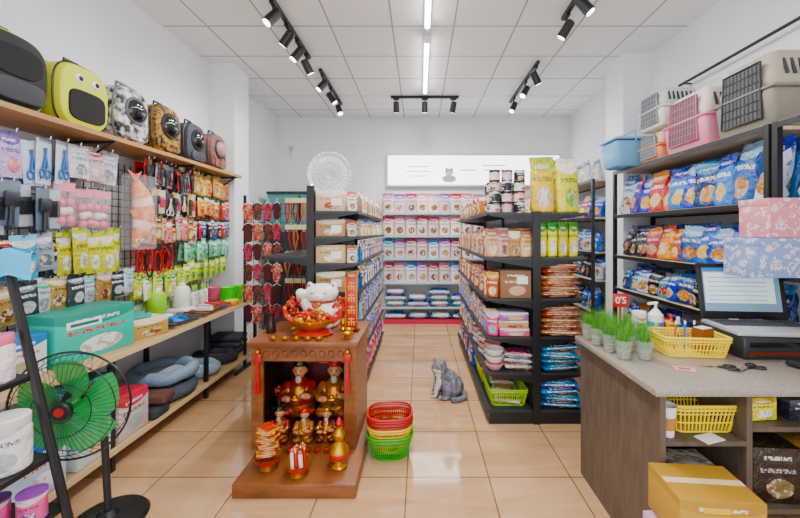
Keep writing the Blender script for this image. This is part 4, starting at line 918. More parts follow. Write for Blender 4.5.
for k, (c, lb, rz) in enumerate((('a88858|98784c|7a5a90|5a3050', 'lowest kraft carton of the stack on floor before the counter', 3), ('a088a8|b8a0b8|d8b060|fff0d0', 'purple printed carton, middle of the stack before the counter', 4), ('b89454|a88448|8a6070|5a2858', 'yellow-tan carton with small purple print on top of floor stack', -5))):
    o = put(carton(.29, .21, .18, CP(c, .6)), 'carton', lb, 'box', (1.08-.02*(k == 1), 1.375, e+k*.183), (0, 0, R(rz)))
    MB().m(M('print_violet', '6a4878', .6)).box((.1, -.1055, .09), (.05, .001, .08)).m(M('print_yellow', 'd8b840', .6)).box((-.02, -.1055, .145), (.09, .001, .02)).m(M('print_red', 'a84a40', .6)).box((-.11, -.1055, .05), (.04, .001, .04)).m(white).box((-.04, -.1055, .05), (.05, .001, .03)).obj('label', o)
cupm = MB().m(M('clear_cup', 'dce8e0', .06, alpha=.16)).lathe([(.026, 0), (.027, .002), (.037, .085), (.04, .087), (.036, .085), (.025, .004), (.001, .004)]).mesh('cup')
soilm = MB().m(M('soil_mix', '5a4a30', .9, col2='a8a888', scale=160)).lathe([(.0235, .005), (.0285, .04), (.02, .046)]).mesh('soil')
gms = []
for q in range(2):
    b = MB()
    for i in range(240):
        b.m(M('grass_blade', '3c8820', .5) if i % 3 else M('grass_blade_pale', '80b048', .5))
        a = U(0, 6.28); r_ = .027*math.sqrt(U(0, 1)); x, y = r_*math.cos(a), r_*math.sin(a); L = U(.06, .14); lx, ly = x*1.3+U(-.032, .032), y*1.3+U(-.032, .032); d_ = Vector((math.sin(a), -math.cos(a), 0))*.0006
        p0 = Vector((x, y, .042)); p1 = p0+Vector((lx*.25, ly*.25, L*.6)); p2 = p0+Vector((lx, ly, L))
        b.add([p0-d_, p0+d_, p1+d_*.8, p1-d_*.8, p2], [(0, 1, 2, 3), (3, 2, 4)])
    gms.append(b.mesh('grass'))
for i, (x, y) in enumerate(((1.04, 1.84), (1.03, 1.95), (1.02, 2.07), (1.02, 2.18), (1.14, 1.83), (1.13, 1.95), (1.12, 2.08), (1.22, 1.98), (1.22, 2.12), (1.12, 2.19))):
    t = E('grass_cup', 'clear cup of sprouting cat grass on counter corner', 'grass cup', (x, y, zc), U(0, 360), 'cups of cat grass on the counter')
    t.scale = (1.15,)*3
    O(cupm, 'cup', t); O(soilm, 'soil', t); g_ = O(gms[i % 2], 'grass', t); g_['kind'] = 'stuff'
basket(.33, .2, .1, yel, 'yellow plastic basket on the counter beside the laptop', (1.44, 1.94, zc), -6)
t = E('pump_bottle', 'white pump bottle standing behind the yellow counter basket', 'bottle', (1.42, 2.17, zc))
MB().m(white).lathe([(.035, 0), (.04, .006), (.04, .15), (.02, .175), (.013, .185)]).obj('bottle_body', t)
MB().m(M('blue_label', '4a88c8', .4)).lathe([(.0405, .03), (.0405, .11)], cap=False).obj('label', t)
MB().m(white).cyl((0, 0, .18), (0, 0, .22), .008).cyl((.01, 0, .22), (-.045, 0, .215), .008).obj('pump', t)
put(jar(.04, .17, PR('e8e8ea', 'd04850', 'a0b8d0', '303030'), white), 'cotton_jar', 'white round jar between grass cups and pump bottle', 'jar', (1.32, 2.17, zc))
for i, (x, y, r_, h, c, cap, nm) in enumerate(((1.51, 2.17, .025, .15, 'e8b840|d04828|f0f0f0|402010', red, 'amber bottle with red cap'), (1.57, 2.19, .022, .13, '3878b0|e8f0f4|f0f0f0|203050', white, 'small blue bottle with white cap'), (1.37, 2.09, .02, .12, 'f0f0ec|58a868|c8e0c8|205030', ygreen, 'small white bottle with green cap'), (1.5, 2.09, .02, .1, '8a3030|e8d0b8|f0f0f0|ffffff', dark, 'small maroon bottle with black cap'))):
    put(bottle(r_, h, CP(c), cap), 'small_bottle', nm+' behind the yellow counter basket', 'bottle', (x, y, zc))
t = E('red_tag_sign', 'small red sign with white characters behind the grass cups', 'sign', (1.25, 2.235, zc))
MB().m(red).rbox((0, .01, .22), (.1, .006, .085), .003, 2).obj('panel', t); MB().m(red).box((0, .012, .09), (.012, .006, .18)).box((0, 0, .004), (.06, .03, .008)).obj('stand', t)
text("0'S", .06, white, 'lettering', t, (0, .0055, .22), (R(90), 0, 0))
for i, (c, nm) in enumerate((('c03030', 'red'), ('2050b0', 'blue'), ('202020', 'black'))):
    t = E('pen', nm+' pen leaning in the yellow counter basket', 'pen', (1.37+i*.05, 1.94, zc+.012)); m = M('pen_'+c, c, .3)
    MB().m(m).cyl((0, 0, 0), (.03, .03, .13), .005, n=8).obj('barrel', t); MB().m(white).cyl((.03, .03, .13), (.034, .034, .148), .0045, n=8).obj('cap', t)
t = E('note_block', 'brown notebook block lying in the yellow counter basket', 'notebook', (1.52, 1.935, zc+.012), 20)
MB().m(M('notebook_brown', '7a4a28', .6)).box((0, 0, .06), (.08, .06, .12)).obj('cover', t); MB().m(white).box((0, 0, .1215), (.07, .05, .003)).obj('pages', t)
t = E('receipt_printer', 'flat black printer box under the laptop', 'printer', (1.87, 2.0, zc))
MB().m(dark).rbox((0, 0, .055), (.46, .36, .11), .012, 3).obj('housing', t)
MB().m(M('glossy_black', '0a0a0c', .1)).box((0, -.1805, .075), (.4, .004, .025)).obj('slot', t)
MB().m(M('amber_panel', '5a2418', .3)).box((0, -.1812, .03), (.42, .002, .018)).obj('stripe', t)
t = E('laptop', 'open dark laptop with lit screen on the counter', 'laptop', (1.885, 1.965, zc+.1115), -5); t.scale = (1.2, 1.05, 1.2)
MB().m(M('laptop_silver', 'c0c4c8', .3, .4)).rbox((0, 0, .01), (.4, .27, .02), .006, 3).obj('base', t)
b = MB().m(M('key_grey', '3a3d42', .5))
for j in range(5):
    for i in range(14): b.box((-.17+i*.026, .1-j*.026, .0215), (.02, .02, .003))
b.obj('keyboard', t)
MB().m(M('touchpad_silver', 'a0a4a8', .4)).box((0, -.085, .0208), (.1, .06, .0016)).obj('touchpad', t)
lid = MB().m(M('bezel_black', '08090b', .3)).t((0, .137, .022), (R(-10), 0, 0)).rbox((0, 0, .135), (.4, .01, .27), .004, 2).obj('lid', t)
MB().m(M('screen_glow', '7890a4', .3, emit=.3)).t((0, .137, .022), (R(-10), 0, 0)).box((0, -.006, .142), (.35, .002, .212)).obj('screen', lid)
b = MB().m(M('screen_bar', '2f68a0', .3, emit=.4)).t((0, .137, .022), (R(-10), 0, 0)).box((0, -.0075, .24), (.35, .001, .014)).m(M('screen_white', 'd4e0e4', .3, emit=.4)).box((-.01, -.0075, .15), (.32, .001, .15))
b.m(M('screen_line', '6084a4', .3, emit=.3))
for i in range(6): b.box((-.02, -.0084, .09+i*.022), (.27, .001, .003))
b.obj('window_display', lid)
t = E('scissors', 'pair of silver scissors with black handles on the counter', 'scissors', (1.42, 1.72, zc+.004), 70)
for s_ in (-1, 1):
    MB().m(chrome).add([(0, 0, .002*s_), (s_*.008, .02, .002*s_), (s_*.016, .1, .002*s_), (0, .02, .002*s_+.002), (s_*.008, .03, .002*s_+.002)], [(0, 1, 2), (0, 2, 3), (3, 2, 4), (0, 3, 1)]).obj('blade', t)
    MB().m(black).tube([(-s_*.02+.016*math.cos(a*PI/6), -.055+.024*math.sin(a*PI/6), .002) for a in range(12)], .004, 6, True).cyl((0, 0, .001), (-s_*.012, -.034, .002), .004).obj('handle', t)
clone(t, (1.55, 1.7, zc+.004), 110, 'second pair of scissors on the counter, nearer the laptop')
t = E('business_card', 'pink card lying on the counter in front of grass cups', 'card', (1.25, 1.7, zc), -20)
MB().m(M('card_pink', 'e8a8b8', .5)).box((0, 0, .001), (.085, .05, .002)).obj('card', t); MB().m(red).box((0, 0, .0023), (.05, .02, .0006)).obj('logo', t)
t = E('computer_mouse', 'black computer mouse at the right edge of counter', 'mouse', (1.81, 1.71, zc), 20)
MB().m(black).rbox((0, 0, .016), (.06, .1, .032), .0155, 4).obj('shell', t); MB().m(grey).cyl((-.004, -.026, .033), (.004, -.026, .033), .006).obj('wheel', t)

# ---------------------------------------------------------------- ALTAR
aw = wood('altar_wood', '6a3a1e', '8e5832', (2, 2, 8), .35, 2)
awd = wood('altar_wood_dark', '1c0c06', '341409', (2, 2, 14), .35, 2.5)  # near-black copy; inside the niche its tone stands in for recess shade
AX, AY = -.76, 2.6
t = E('altar_cabinet', 'brown wooden altar cabinet standing on the tiled floor', 'altar', (AX, AY, 0))
MB().m(aw).rbox((.05, -.16, .04), (.7, .84, .08), .008, 2).obj('platform', t)
MB().m(aw).rbox((0, 0, .77), (.72, .56, .035), .006, 2).obj('top_board', t)
for s_ in (-1, 1): MB().m(aw).bb(s_*.33-.012, s_*.33+.012, -.25, .25, .081, .751).obj('side_panel', t)
for s_ in (-1, 1): MB().m(awd).bb(s_*.3165-.001, s_*.3165+.001, -.22, .229, .081, .735).obj('inner_shade_sheet', t)  # thin dark sheets painting the niche's shade onto its inner sides
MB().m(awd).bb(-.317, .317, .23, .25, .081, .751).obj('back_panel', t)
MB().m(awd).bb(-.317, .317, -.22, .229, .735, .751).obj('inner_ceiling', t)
b = MB().m(aw).bb(-.317, .317, -.25, -.23, .655, .751)
b.bb(-.317, -.265, -.25, -.23, .081, .655).bb(.265, .317, -.25, -.23, .081, .655)
b.obj('front_frame', t)
b = MB().m(M('carved_wood', '6a3c1c', .35))
for x in [-.24+.06*i for i in range(9)]: b.t((x, -.252, .703)).tube([(.02*math.cos(a*PI/5), 0, .02*math.sin(a*PI/5)) for a in range(10)], .004, 5, True)
b.obj('carved_frieze', t)
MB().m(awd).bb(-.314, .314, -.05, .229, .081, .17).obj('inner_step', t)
b = MB().m(M('deep_red', '480a0c', .5)).box((0, .222, .44), (.5, .008, .5)); b.m(gold)
for i in range(5):
    for s_ in (-1, 1):
        zz = .26+i*.09; b.box((s_*.2, .217, zz), (.03, .003, .005)).box((s_*.2, .217, zz+.02), (.025, .003, .005)).box((s_*.2, .217, zz+.01), (.005, .003, .035))
b.obj('red_backing', t)
dgold = M('aged_gold', 'b07c28', .3, .85)
def figurine(label, loc, robe, sc=1, hat=None, rz=None):
    t = E('deity_figurine', label, 'figurine', loc, U(-6, 6) if rz is None else rz); t.scale = (sc,)*3
    mr = M('robe_'+robe, robe, .35); face = M('porcelain_face', 'c89070', .4)
    b = MB().m(mr).lathe([(.075, 0), (.08, .01), (.078, .05), (.07, .09), (.055, .14), (.03, .17)], n=18).sph((0, -.03, .075), (.055, .05, .05)).cyl((-.055, 0, .145), (-.075, -.05, .09), .024, .026).cyl((.055, 0, .145), (.075, -.05, .1), .024, .026).sph((-.05, -.05, .025), (.04, .05, .025)).sph((.05, -.05, .025), (.04, .05, .025)).cyl((-.075, -.05, .09), (-.035, -.08, .095), .022, .018).cyl((.075, -.05, .1), (.04, -.08, .11), .022, .018)
    b.cyl((0, 0, .15), (0, -.005, .19), .02).sph((0, -.008, .21), (.033, .033, .038)).sph((0, -.04, .207), .007).sph((-.034, -.005, .208), (.006, .01, .013)).sph((.034, -.005, .208), (.006, .01, .013)).sph((-.033, -.088, .098), .014).sph((.038, -.088, .113), .014)
    fn = lambda c: 1 if c.z > .178 or (c.y < -.078 and c.z > .085) else (2 if c.z < .012 or abs(c.z-.12) < .008 or abs(c.z-.05) < .006 or (abs(c.x) < .012 and c.y < -.03 and c.z < .16) or (abs(c.x) > .07 and .03 < c.z < .09) else 0)
    remesh(b, 'body', .0055, [mr, face, dgold], fn, t, (0, 0, 0), 3)
    h = MB().m(black if not hat else hat).lathe([(.034, .235), (.036, .245), (.028, .265), (.01, .27)]).box((-.055, 0, .25), (.05, .02, .008)).box((.055, 0, .25), (.05, .02, .008)).obj('hat', t)
    MB().m(gold).sph((0, -.035, .25), .008, 8).obj('hat_jewel', h)
    for s_ in (-1, 1): MB().m(black).sph((s_*.012, -.037, .216), .004, 8).obj('eye', t)
    MB().m(M('mouth_red', 'a02020', .4)).sph((0, -.038, .193), (.009, .003, .003), 8).obj('mouth', t)
    MB().m(M('beard_grey', 'b8b4ac', .6)).sph((0, -.034, .172), (.016, .01, .025), 10).obj('beard', t)
    MB().m(gold).sph((0, -.095, .1), (.026, .014, .01), 12).sph((0, -.095, .11), (.012, .01, .012), 10).obj('gold_ingot', t)
figurine('seated red-robed deity figurine at left inside the altar', (AX-.13, AY+.08, .171), '8c0c10', 1.45)
figurine('seated yellow-robed deity figurine at right inside the altar', (AX+.13, AY+.08, .171), '8a5010', 1.45, red)
figurine('small red figurine at front left inside the altar', (AX-.2, AY-.13, .081), '881018', .85)
figurine('small golden figurine at front centre inside the altar', (AX-.03, AY-.13, .081), '8a5814', .8, red)
figurine('small dark red figurine at front right inside the altar', (AX+.12, AY-.12, .081), '580a10', .8, gold)
# gilded ornaments beside the deities
for s_, nm in ((-1, 'left'), (1, 'right')):
    t = E('gilt_stand', 'small gilded openwork stand at the %s wall inside the altar' % nm, 'ornament', (AX+s_*.275, AY+.04, .171))
    b = MB().m(dgold).lathe([(.03, 0), (.034, .01), (.014, .03), (.012, .12), (.03, .14), (.03, .15)], n=16)
    b.obj('column', t)
    b = MB().m(red)
    for i in range(9): a = i*2*PI/9; b.sph((.02*math.cos(a), .02*math.sin(a), .165+.01*(i % 2)), .013, 8)
    b.sph((0, 0, .19), .018, 10).obj('red_fruit', t)
def tassel(label, x, y, z, L):
    t = E('red_tassel', label, 'tassel', (x, y, z))
    MB().m(gold).sph((0, 0, -.03), .014, 10).m(red).rbox((0, 0, -.07), (.045, .012, .055), .005, 2).obj('knot', t)
    b = MB().m(red)
    for i in range(16):
        a = i*2*PI/16; b.cyl((.006*math.cos(a), .006*math.sin(a), -.095), (.018*math.cos(a), .018*math.sin(a), -L), .0026, n=4)
    b.obj('fringe', t); MB().m(red).cyl((0, 0, 0), (0, 0, -.03), .0025, n=5).obj('cord', t)
tassel('red tassel hanging at left front of altar', AX-.29, AY-.272, .752, .3)
tassel('red tassel hanging at right front of altar', AX+.29, AY-.272, .752, .3)
goldbowl = MB().m(gold).lathe([(.04, 0), (.045, .008), (.025, .02), (.06, .045), (.075, .08), (.078, .084), (.07, .08), (.055, .05), (.001, .045)], n=24).mesh('bowl_body')
bandm = MB().m(red).lathe([(.0625, .048), (.0755, .078)], n=24, cap=False).mesh('red_band')
def offering(label, loc):
    t = E('offering_bowl', label, 'offering bowl', loc); O(goldbowl, 'bowl', t); O(bandm, 'red_band', t)
    return t
px = AX+.05; py = AY-.42
offering('gold bowl heaped with red and yellow packets on altar platform', (px-.2, py-.02, .081))
for i in range(8):
    c = ('b81418|e0b020|f0e0b0|ffe040', 'd8b010|b02018|f0e8d0|b02018')[i % 2]
    put(carton(.11, .08, .02, CP(c), False), 'offering_packet', ['red', 'yellow'][i % 2]+' flat packet heaped in the gold bowl, left', 'packet', (px-.2+U(-.012, .012), py-.02+U(-.01, .01), .168+i*.0205), (0, 0, R(U(-35, 35))), 'packets heaped in the left offering bowl')
offering('gold bowl of candles and sweets at centre of altar platform', (px+.0, py-.08, .081))
cd = [MB().m(red).cyl((0, 0, 0), (0, 0, .1), .012).m(gold).lathe([(.013, .1), (.013, .108), (.003, .118)], n=10).mesh('candle'), MB().m(white).cyl((0, 0, 0), (0, 0, .1), .012).m(M('wrap_pink', 'c85068', .4)).lathe([(.013, .1), (.013, .108), (.003, .118)], n=10).mesh('candle')]
for i in range(9):
    a = i*2*PI/8; r_ = .034 if i < 8 else 0
    put(cd[i % 2], 'candle', ['red candle with gold tip in the centre offering bowl', 'white candle with pink tip in the centre offering bowl'][i % 2], 'candle', (px+r_*math.cos(a), py-.08+r_*math.sin(a), .131), (R(U(-10, 10)), R(U(-10, 10)), 0), 'candles in the centre offering bowl')
t = E('gold_vase', 'tall red and gold gourd vase at right of altar platform', 'vase', (px+.22, py+.0, .081))
MB().m(gold).lathe([(.045, 0), (.05, .01), (.03, .025), (.06, .07), (.062, .1), (.035, .14), (.022, .155), (.035, .18), (.038, .2), (.02, .23), (.024, .245), (.018, .245)], n=24).obj('body', t)
MB().m(red).lathe([(.0605, .066), (.0635, .085), (.0605, .103)], n=24, cap=False).obj('band', t)
MB().m(red).lathe([(.008, .24), (.02, .26), (.012, .285), (.002, .3)], n=16).obj('stopper', t)
tcup = MB().m(red).lathe([(.012, 0), (.014, .005), (.02, .03), (.018, .03), (.012, .008), (.001, .008)], n=14).mesh('cup'); trim_ = MB().m(gold).lathe([(.0205, .028), (.0205, .032), (.017, .032), (.017, .028)], n=14, cap=False).mesh('rim')
for i in range(7):
    t = E('tea_cup', 'tiny gold and red cup in the row at altar threshold', 'cup', (AX-.2+i*.06, AY-.285, .081), 0, 'tiny cups at the altar threshold'); O(tcup, 'cup', t); O(trim_, 'rim', t)
t = E('incense_burner', 'brass incense burner with sticks inside the altar', 'incense burner', (AX+.235, AY-.15, .081))
MB().m(gold).lathe([(.03, 0), (.045, .02), (.05, .05), (.035, .075), (.045, .09), (.038, .088), (.001, .08)], n=20).obj('pot', t)
for i in range(6): MB().m(red).cyl((0, 0, .08), (U(-.03, .03), U(-.02, .02), .24), .0018, n=5).obj('incense_stick', t)
zt = .789
t = E('lucky_cat_figurine', 'white beckoning cat figurine with gold bell on the altar top', 'cat figurine', (AX+.02, AY+.12, zt), 0); t.scale = (1.22, 1.1, 1.08)
por = M('white_porcelain', 'ecebe8', .12)
b = MB().m(por).lathe([(.095, 0), (.108, .02), (.108, .09), (.088, .15), (.06, .18)]).sph((0, -.01, .232), (.105, .085, .07), 18)
for s_ in (-1, 1): b.cyl((s_*.066, 0, .26), (s_*.08, 0, .308), .034, .01)
b.cyl((-.075, -.02, .12), (-.12, -.03, .2), .034, .03).cyl((-.12, -.03, .2), (-.118, -.05, .23), .03, .028).sph((-.116, -.055, .24), .031).cyl((.07, -.05, .12), (.05, -.1, .07), .032, .028).sph((-.05, -.085, .025), (.035, .04, .025)).sph((.05, -.085, .025), (.035, .04, .025)).sph((0, -.09, .215), (.032, .02, .022))
remesh(b, 'body', .007, [por], lambda c: 0, t, (0, 0, 0), 3)
MB().m(red).lathe([(.072, .168), (.08, .178), (.072, .188)], cap=False).obj('collar', t)
MB().m(gold).sph((0, -.082, .168), .018).obj('bell', t)
for s_ in (-1, 1):
    MB().m(black).sph((s_*.038, -.086, .242), (.014, .006, .003), 8).obj('eye', t)
    MB().m(red).t((s_*.07, -.028, .278), (0, R(s_*12), 0)).add([(-.014, 0, 0), (.014, 0, 0), (0, -.001, .024)], [(0, 1, 2)]).obj('inner_ear', t)
MB().m(M('pink_nose', 'd87880', .3)).sph((0, -.11, .223), .006, 8).obj('nose', t)
t = E('treasure_ornament', 'gold and red treasure ornament heaped in front of white cat figurine', 'ornament', (AX+.02, AY-.1, zt)); t.scale = (1.15, .9, 1.1)
MB().m(red).lathe([(.11, 0), (.12, .01), (.1, .025), (.08, .03)], n=24).obj('base', t)
MB().m(gold).lathe([(.05, .03), (.06, .04), (.12, .075), (.135, .1), (.128, .1), (.1, .07), (.001, .06)], n=24).obj('dish', t)
b = MB()
for i in range(60):
    a = U(0, 6.28); r_ = .11*math.sqrt(U(0, 1)); b.m(gold if i % 2 else red).sph((r_*math.cos(a), r_*math.sin(a), .095+(.11-r_)*.95*U(.6, 1)), (.02, .014, .011), 8, (U(-.4, .4), 0, a))
b.obj('ingots', t)
for s_ in (-1, 1): MB().m(red).tube([(s_*.11, -.02, .08), (s_*.16, -.02, .12), (s_*.17, -.02, .17), (s_*.14, -.02, .2), (s_*.12, -.02, .17)], lambda f: .02*(1-f*.4), 8).m(gold).sph((s_*.165, -.025, .17), .014, 8).sph((s_*.14, -.03, .12), .012, 8).obj('scroll', t)
for s_, nm in ((-1, 'left'), (1, 'right')):
    t = E('blossom_vase', 'small gilt vase of red blossoms at %s of the white cat' % nm, 'vase', (AX+.02+s_*.18, AY+.02, zt))
    MB().m(gold).lathe([(.02, 0), (.024, .005), (.014, .02), (.028, .05), (.012, .08), (.018, .095), (.012, .095)], n=16).obj('body', t)
    b = MB().m(M('blossom_red', 'b01018', .5))
    for i in range(34): a = U(0, 6.28); q = U(0, .055); b.sph((q*math.cos(a), q*math.sin(a), U(.1, .23)), U(.009, .015), 8)
    b.m(gold)
    for i in range(14): a = U(0, 6.28); q = U(.02, .055); b.sph((q*math.cos(a), q*math.sin(a), U(.1, .22)), .008, 8)
    b.m(M('stem_green', '3a5a20', .6))
    for i in range(6): b.cyl((0, 0, .09), (U(-.03, .03), U(-.03, .03), U(.13, .19)), .0018, n=4)
    b.obj('blossoms', t)
ing = MB().m(gold).lathe([(.012, 0), (.018, .004), (.026, .02), (.014, .016), (.012, .026), (.002, .03)], n=16).mesh('ingot')
for i in range(5): put(ing, 'gold_ingot', 'small gold ingot in the row along the altar top front', 'ingot', (AX-.2+i*.075, AY-.24, zt), (0, 0, 0), 'gold ingots on the altar top')
t = E('tablet_sign', 'upright red tablet sign with gold marks at right of altar top', 'sign', (AX+.27, AY-.02, zt), 0)
MB().m(red).rbox((0, 0, .2), (.085, .02, .38), .004, 2).obj('panel', t)
MB().m(gold).tube([(-.04, -.011, .02), (.04, -.011, .02), (.04, -.011, .385), (-.04, -.011, .385)], .005, 5, True).obj('gold_border', t)
b = MB().m(M('gold_leaf', 'e8b030', .4))
for i in range(4):
    z = .345-i*.085; b.box((0, -.0115, z), (.045, .004, .007)).box((0, -.0115, z-.022), (.055, .004, .007)).box((0, -.0115, z-.018), (.007, .004, .056)).box((-.018, -.0115, z-.038), (.007, .004, .022)).box((.018, -.0115, z-.038), (.007, .004, .022))
b.obj('gold_characters', t); MB().m(awd).box((0, 0, .006), (.11, .06, .012)).obj('foot', t)
t = E('wood_vase', 'slim dark brown vase at left of altar top', 'vase', (AX-.29, AY-.06, zt))
MB().m(awd).lathe([(.03, 0), (.035, .01), (.03, .06), (.02, .11), (.028, .14), (.022, .14)], n=16).obj('body', t)
for i in range(4): MB().m(red).cyl((0, 0, .1), (U(-.03, .03), U(-.02, .02), .26), .002, n=5).obj('incense_stick', t)
for i, (x, y) in enumerate(((.28, -.2), (.27, -.1))):
    put(goldbowl, 'offering_bowl', ['small gold bowl on altar top in front of the tablet', 'small gold bowl beside the tablet foot, altar top'][i], 'bowl', (AX+x, AY+y, zt), (0, 0, 0), None, .45)

# baskets beside altar
basket(.31, .27, .15, M('green_plastic', '48a018', .35), 'green plastic basket on floor beside altar, under red baskets', (-.205, 2.46, 0), 4, rnd=.1, top=1.25)
basket(.3, .26, .15, M('basket_yellow', 'e0cc20', .35), 'yellow plastic basket nested between green and red ones by altar', (-.205, 2.46, .055), 4, rnd=.1, top=1.25)
basket(.3, .26, .14, M('red_plastic_b', '981410', .35), 'dark red basket, second from top of the nested stack beside altar', (-.205, 2.46, .1), 4, rnd=.1, top=1.25)
basket(.3, .26, .14, M('red_plastic_c', 'b01c14', .35), 'red plastic basket on top of the nested stack beside altar', (-.205, 2.46, .135), 4, rnd=.1, top=1.25)

# ---------------------------------------------------------------- CAT
t = E('cat', 'grey and white cat sitting on tiles at the gondola foot', 'cat', (.225, 3.3, .0), 0); t.scale = (.96,)*3
fur = M('cat_grey_fur', '80828a', .95, col2='54565e', scale=26, bump=.6); furw = M('cat_white_fur', 'd8d4ce', .95, bump=.4, scale=60)
b = MB().m(fur)
b.sph((.07, 0, .1), (.115, .112, .1), 20).cyl((.06, 0, .12), (-.02, 0, .19), .11, .09, 20).sph((-.025, 0, .17), (.088, .085, .085), 18).sph((.02, 0, .15), (.1, .098, .092), 18, (0, R(-30), 0))
hc = Vector((-.05, -.03, .285))
b.cyl((-.028, 0, .2), (-.045, -.02, .255), .08, .07, 16).sph(hc, (.074, .072, .062), 20)
hd_ = Vector((-.42, -.9, 0)).normalized(); sd = Vector((-hd_.y, hd_.x, 0))
b.sph(hc+hd_*.053+Vector((0, 0, -.016)), (.028, .028, .021), 14).sph(hc+hd_*.026+sd*.038+Vector((0, 0, -.018)), .036, 12).sph(hc+hd_*.026-sd*.038+Vector((0, 0, -.018)), .036, 12)
for s_ in (-1, 1):
    b.cyl(hc+sd*s_*.042+Vector((0, 0, .035)), hc+sd*s_*.056+Vector((0, 0, .076)), .026, .009, 12)
    b.cyl((-.04, s_*.042, .16), (-.076, s_*.04, .08), .047, .032, 14).cyl((-.076, s_*.04, .08), (-.086, s_*.04, .02), .032, .027, 14).sph((-.104, s_*.04, .018), (.036, .028, .019), 14)
    b.sph((.055, s_*.078, .08), (.088, .046, .078), 16, (0, R(-12), 0)).sph((-.01, s_*.096, .02), (.05, .028, .021), 14)
b.tube([(.15, 0, .05), (.19, -.03, .03), (.185, -.085, .026), (.125, -.14, .025), (.05, -.15, .024)], lambda f: .03*(1-.25*f), 12)
def cf(c):
    v = c-hc
    if v.dot(hd_) > .042 and v.z < -.004 and abs(v.dot(sd)) < .036: return 1
    if c.x < -.08 and .08 < c.z < .225 and abs(c.y+.01) < .035: return 1
    if c.z < .028 and c.x < -.085: return 1
    return 0
remesh(b, 'body', .005, [fur, furw], cf, t, (0, 0, 0), 5)
for s_ in (-1, 1):
    p = hc+hd_*.062+sd*s_*.027+Vector((0, 0, .012)); o = MB().m(M('amber_eye', 'b8903a', .1)).sph(p, .0105, 12).obj('eye', t)
    MB().m(black).sph(p+hd_*.008, (.004, .004, .0068), 8).obj('pupil', o)
MB().m(M('cat_nose', '9a5a5a', .4)).sph(hc+hd_*.082+Vector((0, 0, -.006)), (.006, .006, .004), 8).obj('nose', t)
b = MB().m(white)
for s_ in (-1, 1):
    for k in (-1, 0, 1): b.cyl(hc+hd_*.068+sd*s_*.015+Vector((0, 0, -.014)), hc+hd_*.08+sd*s_*.08+Vector((0, 0, -.014+.012*k)), .0006, n=3)
b.obj('whiskers', t)

# ---------------------------------------------------------------- FAN
fg = M('fan_green', '48a860', .25, alpha=.9)
t = E('electric_fan', 'black pedestal fan with green blades standing at left', 'fan', (-1.61, 1.86, 0), 0)
MB().m(black).lathe([(.17, 0), (.175, .012), (.16, .028), (.05, .045), (.03, .07)], n=32).obj('base', t)
MB().m(dark).cyl((0, 0, .05), (-.02, -.01, .6), .016).obj('pole', t)
HT = Matrix.Translation((-.02, -.17, .69)) @ Euler((R(90), 0, R(10))).to_matrix().to_4x4()
b = MB().m(dark); b.T = HT; b.cyl((0, 0, -.14), (0, 0, -.02), .055, .065, 20).sph((0, 0, -.14), (.055, .055, .03)); b.T = Matrix(); b.cyl((-.02, -.01, .58), (-.02, -.04, .67), .022); b.obj('motor_housing', t)
b = MB().m(fg); b.T = HT; n = 8
for k in range(5):
    a0 = k*2*PI/5; vs = []; fs = []
    for i in range(n+1):
        r_ = .03+.185*i/n; wd = .5+.35*math.sin(PI*min(1, i/n*1.05)**.8) if i < n else .45
        for j in range(5):
            f = j/4-.5; a = a0+f*wd*1.6+.35*(i/n); vs.append((r_*math.cos(a), r_*math.sin(a), .02-f*.05))
    for i in range(n):
        for j in range(4): fs.append((i*5+j, i*5+j+1, (i+1)*5+j+1, (i+1)*5+j))
    b.add(vs, fs)
b.obj('blades', t)
b = MB().m(M('hub_green', '2c8a40', .3)); b.T = HT; b.cyl((0, 0, -.01), (0, 0, .04), .035, .03, 20); b.obj('hub', t)
b = MB().m(black); b.T = HT; GR = .25
for r_, z in ((GR, .015), (.21, .055), (.12, .07), (.05, .075), (.23, -.02), (.15, -.045)): b.tube([(r_*math.cos(a*PI/24), r_*math.sin(a*PI/24), z) for a in range(48)], .005 if r_ == GR else .002, 5, True)
for i in range(60):
    a = i*2*PI/60; ca, sa = math.cos(a), math.sin(a)
    b.tube([(.04*ca, .04*sa, .075), (.12*ca, .12*sa, .071), (.21*ca, .21*sa, .056), (GR*ca, GR*sa, .015)], .0012, 3)
    if i % 2 == 0: b.tube([(.06*ca, .06*sa, -.05), (.15*ca, .15*sa, -.045), (.23*ca, .23*sa, -.02), (GR*ca, GR*sa, .015)], .0012, 3)
b.obj('grille', t)
b = MB().m(dark); b.T = HT; b.cyl((0, 0, .074), (0, 0, .082), .042, .036, 24); b.m(M('badge_red', 'c03030', .4)).cyl((0, 0, .082), (0, 0, .083), .02, n=20); b.obj('badge', t)

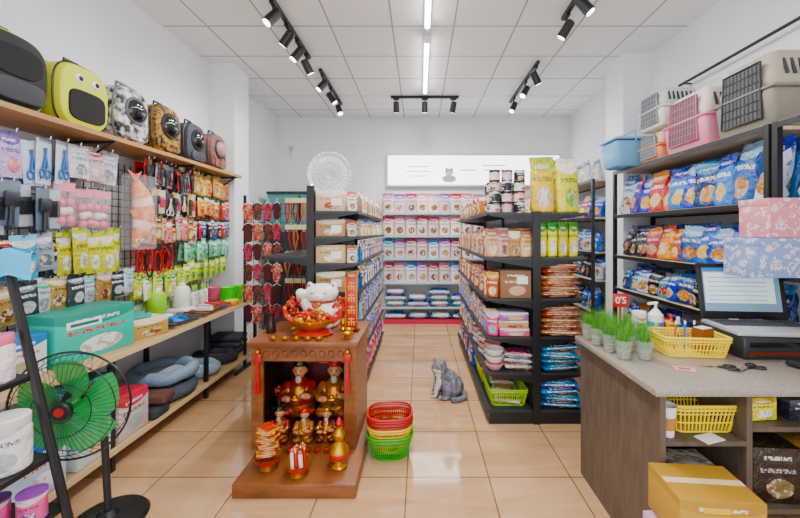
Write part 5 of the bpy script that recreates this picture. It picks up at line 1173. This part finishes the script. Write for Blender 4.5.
# ---------------------------------------------------------------- NEAR LEFT RACK
t = E('display_rack', 'black slanted metal rack at the lower left foreground', 'rack', (-1.556, 1.2, 0))
zt_ = 1.37
for y in (-.14, .16):
    MB().m(black).tube([(.326, y, 0), (0, y, zt_)], .015, 8).obj('post', t)
    MB().m(black).tube([(-.4, y, 0), (-.3, y, zt_)], .014, 8).obj('post', t)
for z in (.47, .66, .96):
    xr = .326*(1-z/zt_)
    MB().m(black).bb(-.36, xr, -.15, .17, z-.018, z).obj('shelf', t)
MB().m(black).cyl((0, -.14, zt_), (0, .16, zt_), .012).obj('top_bar', t)
jm = jar(.062, .19, PR('dcdcda', 'b0b8c0', 'a8b4c0', '606870'), M('jar_lid', 'd8d8d6', .4))
for i in range(2): put(jm, 'powder_jar', 'large white jar on the middle shelf of the slanted rack', 'jar', (-1.455-i*.14, 1.27, .66+e), (0, 0, R(30)), 'white jars on the rack')
pm = can(.042, .1, PR('d06090', 'e8d0d8', '7a4a90', '702050'), M('violet_lid', '7a4090', .4))
for i in range(4): put(pm, 'pink_tin', 'small pink and violet tin on the lowest rack shelf', 'can', (-1.39-i*.09, 1.29-.04*(i % 2), .47+e), (0, 0, R(20)), 'pink tins on the lowest rack shelf')
for i in range(2): put(jar(.045, .17, PR('e8d8e0', 'c83a58', 'd090a0', '703040'), M('pink_lid', 'd07088', .4)), 'snack_jar', ['white and pink jar on the top rack shelf, nearer aisle', 'white and pink jar on the top rack shelf, nearer wall'][i], 'jar', (-1.515-i*.12, 1.29, .96+e), (0, 0, 0))
t = E('face_mask', 'light blue face mask hanging from the top of the rack', 'mask', (-1.53, 1.335, 1.47), 20)
mm = M('mask_blue', '60b0d8', .8); vs = []; fs = []
for i in range(9):
    for j in range(6): x = -.07+.14*i/8; vs.append((x, -.02*math.cos(x*20)-.004*(j % 2), -.04-.1*j/5-.012*math.sin(i)))
for i in range(8):
    for j in range(5): fs.append((i*6+j, i*6+j+1, i*6+j+7, i*6+j+6))
MB().m(mm).add(vs, fs).obj('mask_cloth', t)
for s_ in (-1, 1): MB().m(white).tube([(s_*.07, 0, -.045), (s_*.04, .01, -.09), (0, .02, -.09), (s_*.05, .01, -.1), (s_*.07, 0, -.12)], .002, 4).obj('ear_loop', t)

# ---------------------------------------------------------------- CAMERA
cam = bpy.data.cameras.new('camera'); co = bpy.data.objects.new('camera', cam); C.objects.link(co)
co.location = (0, 0, 1.5); co.rotation_euler = (R(90), 0, 0)
cam.sensor_width = 36; cam.lens = 16.2; cam.shift_x = -.025; cam.shift_y = -.034; cam.clip_start = .05
bpy.context.scene.camera = co
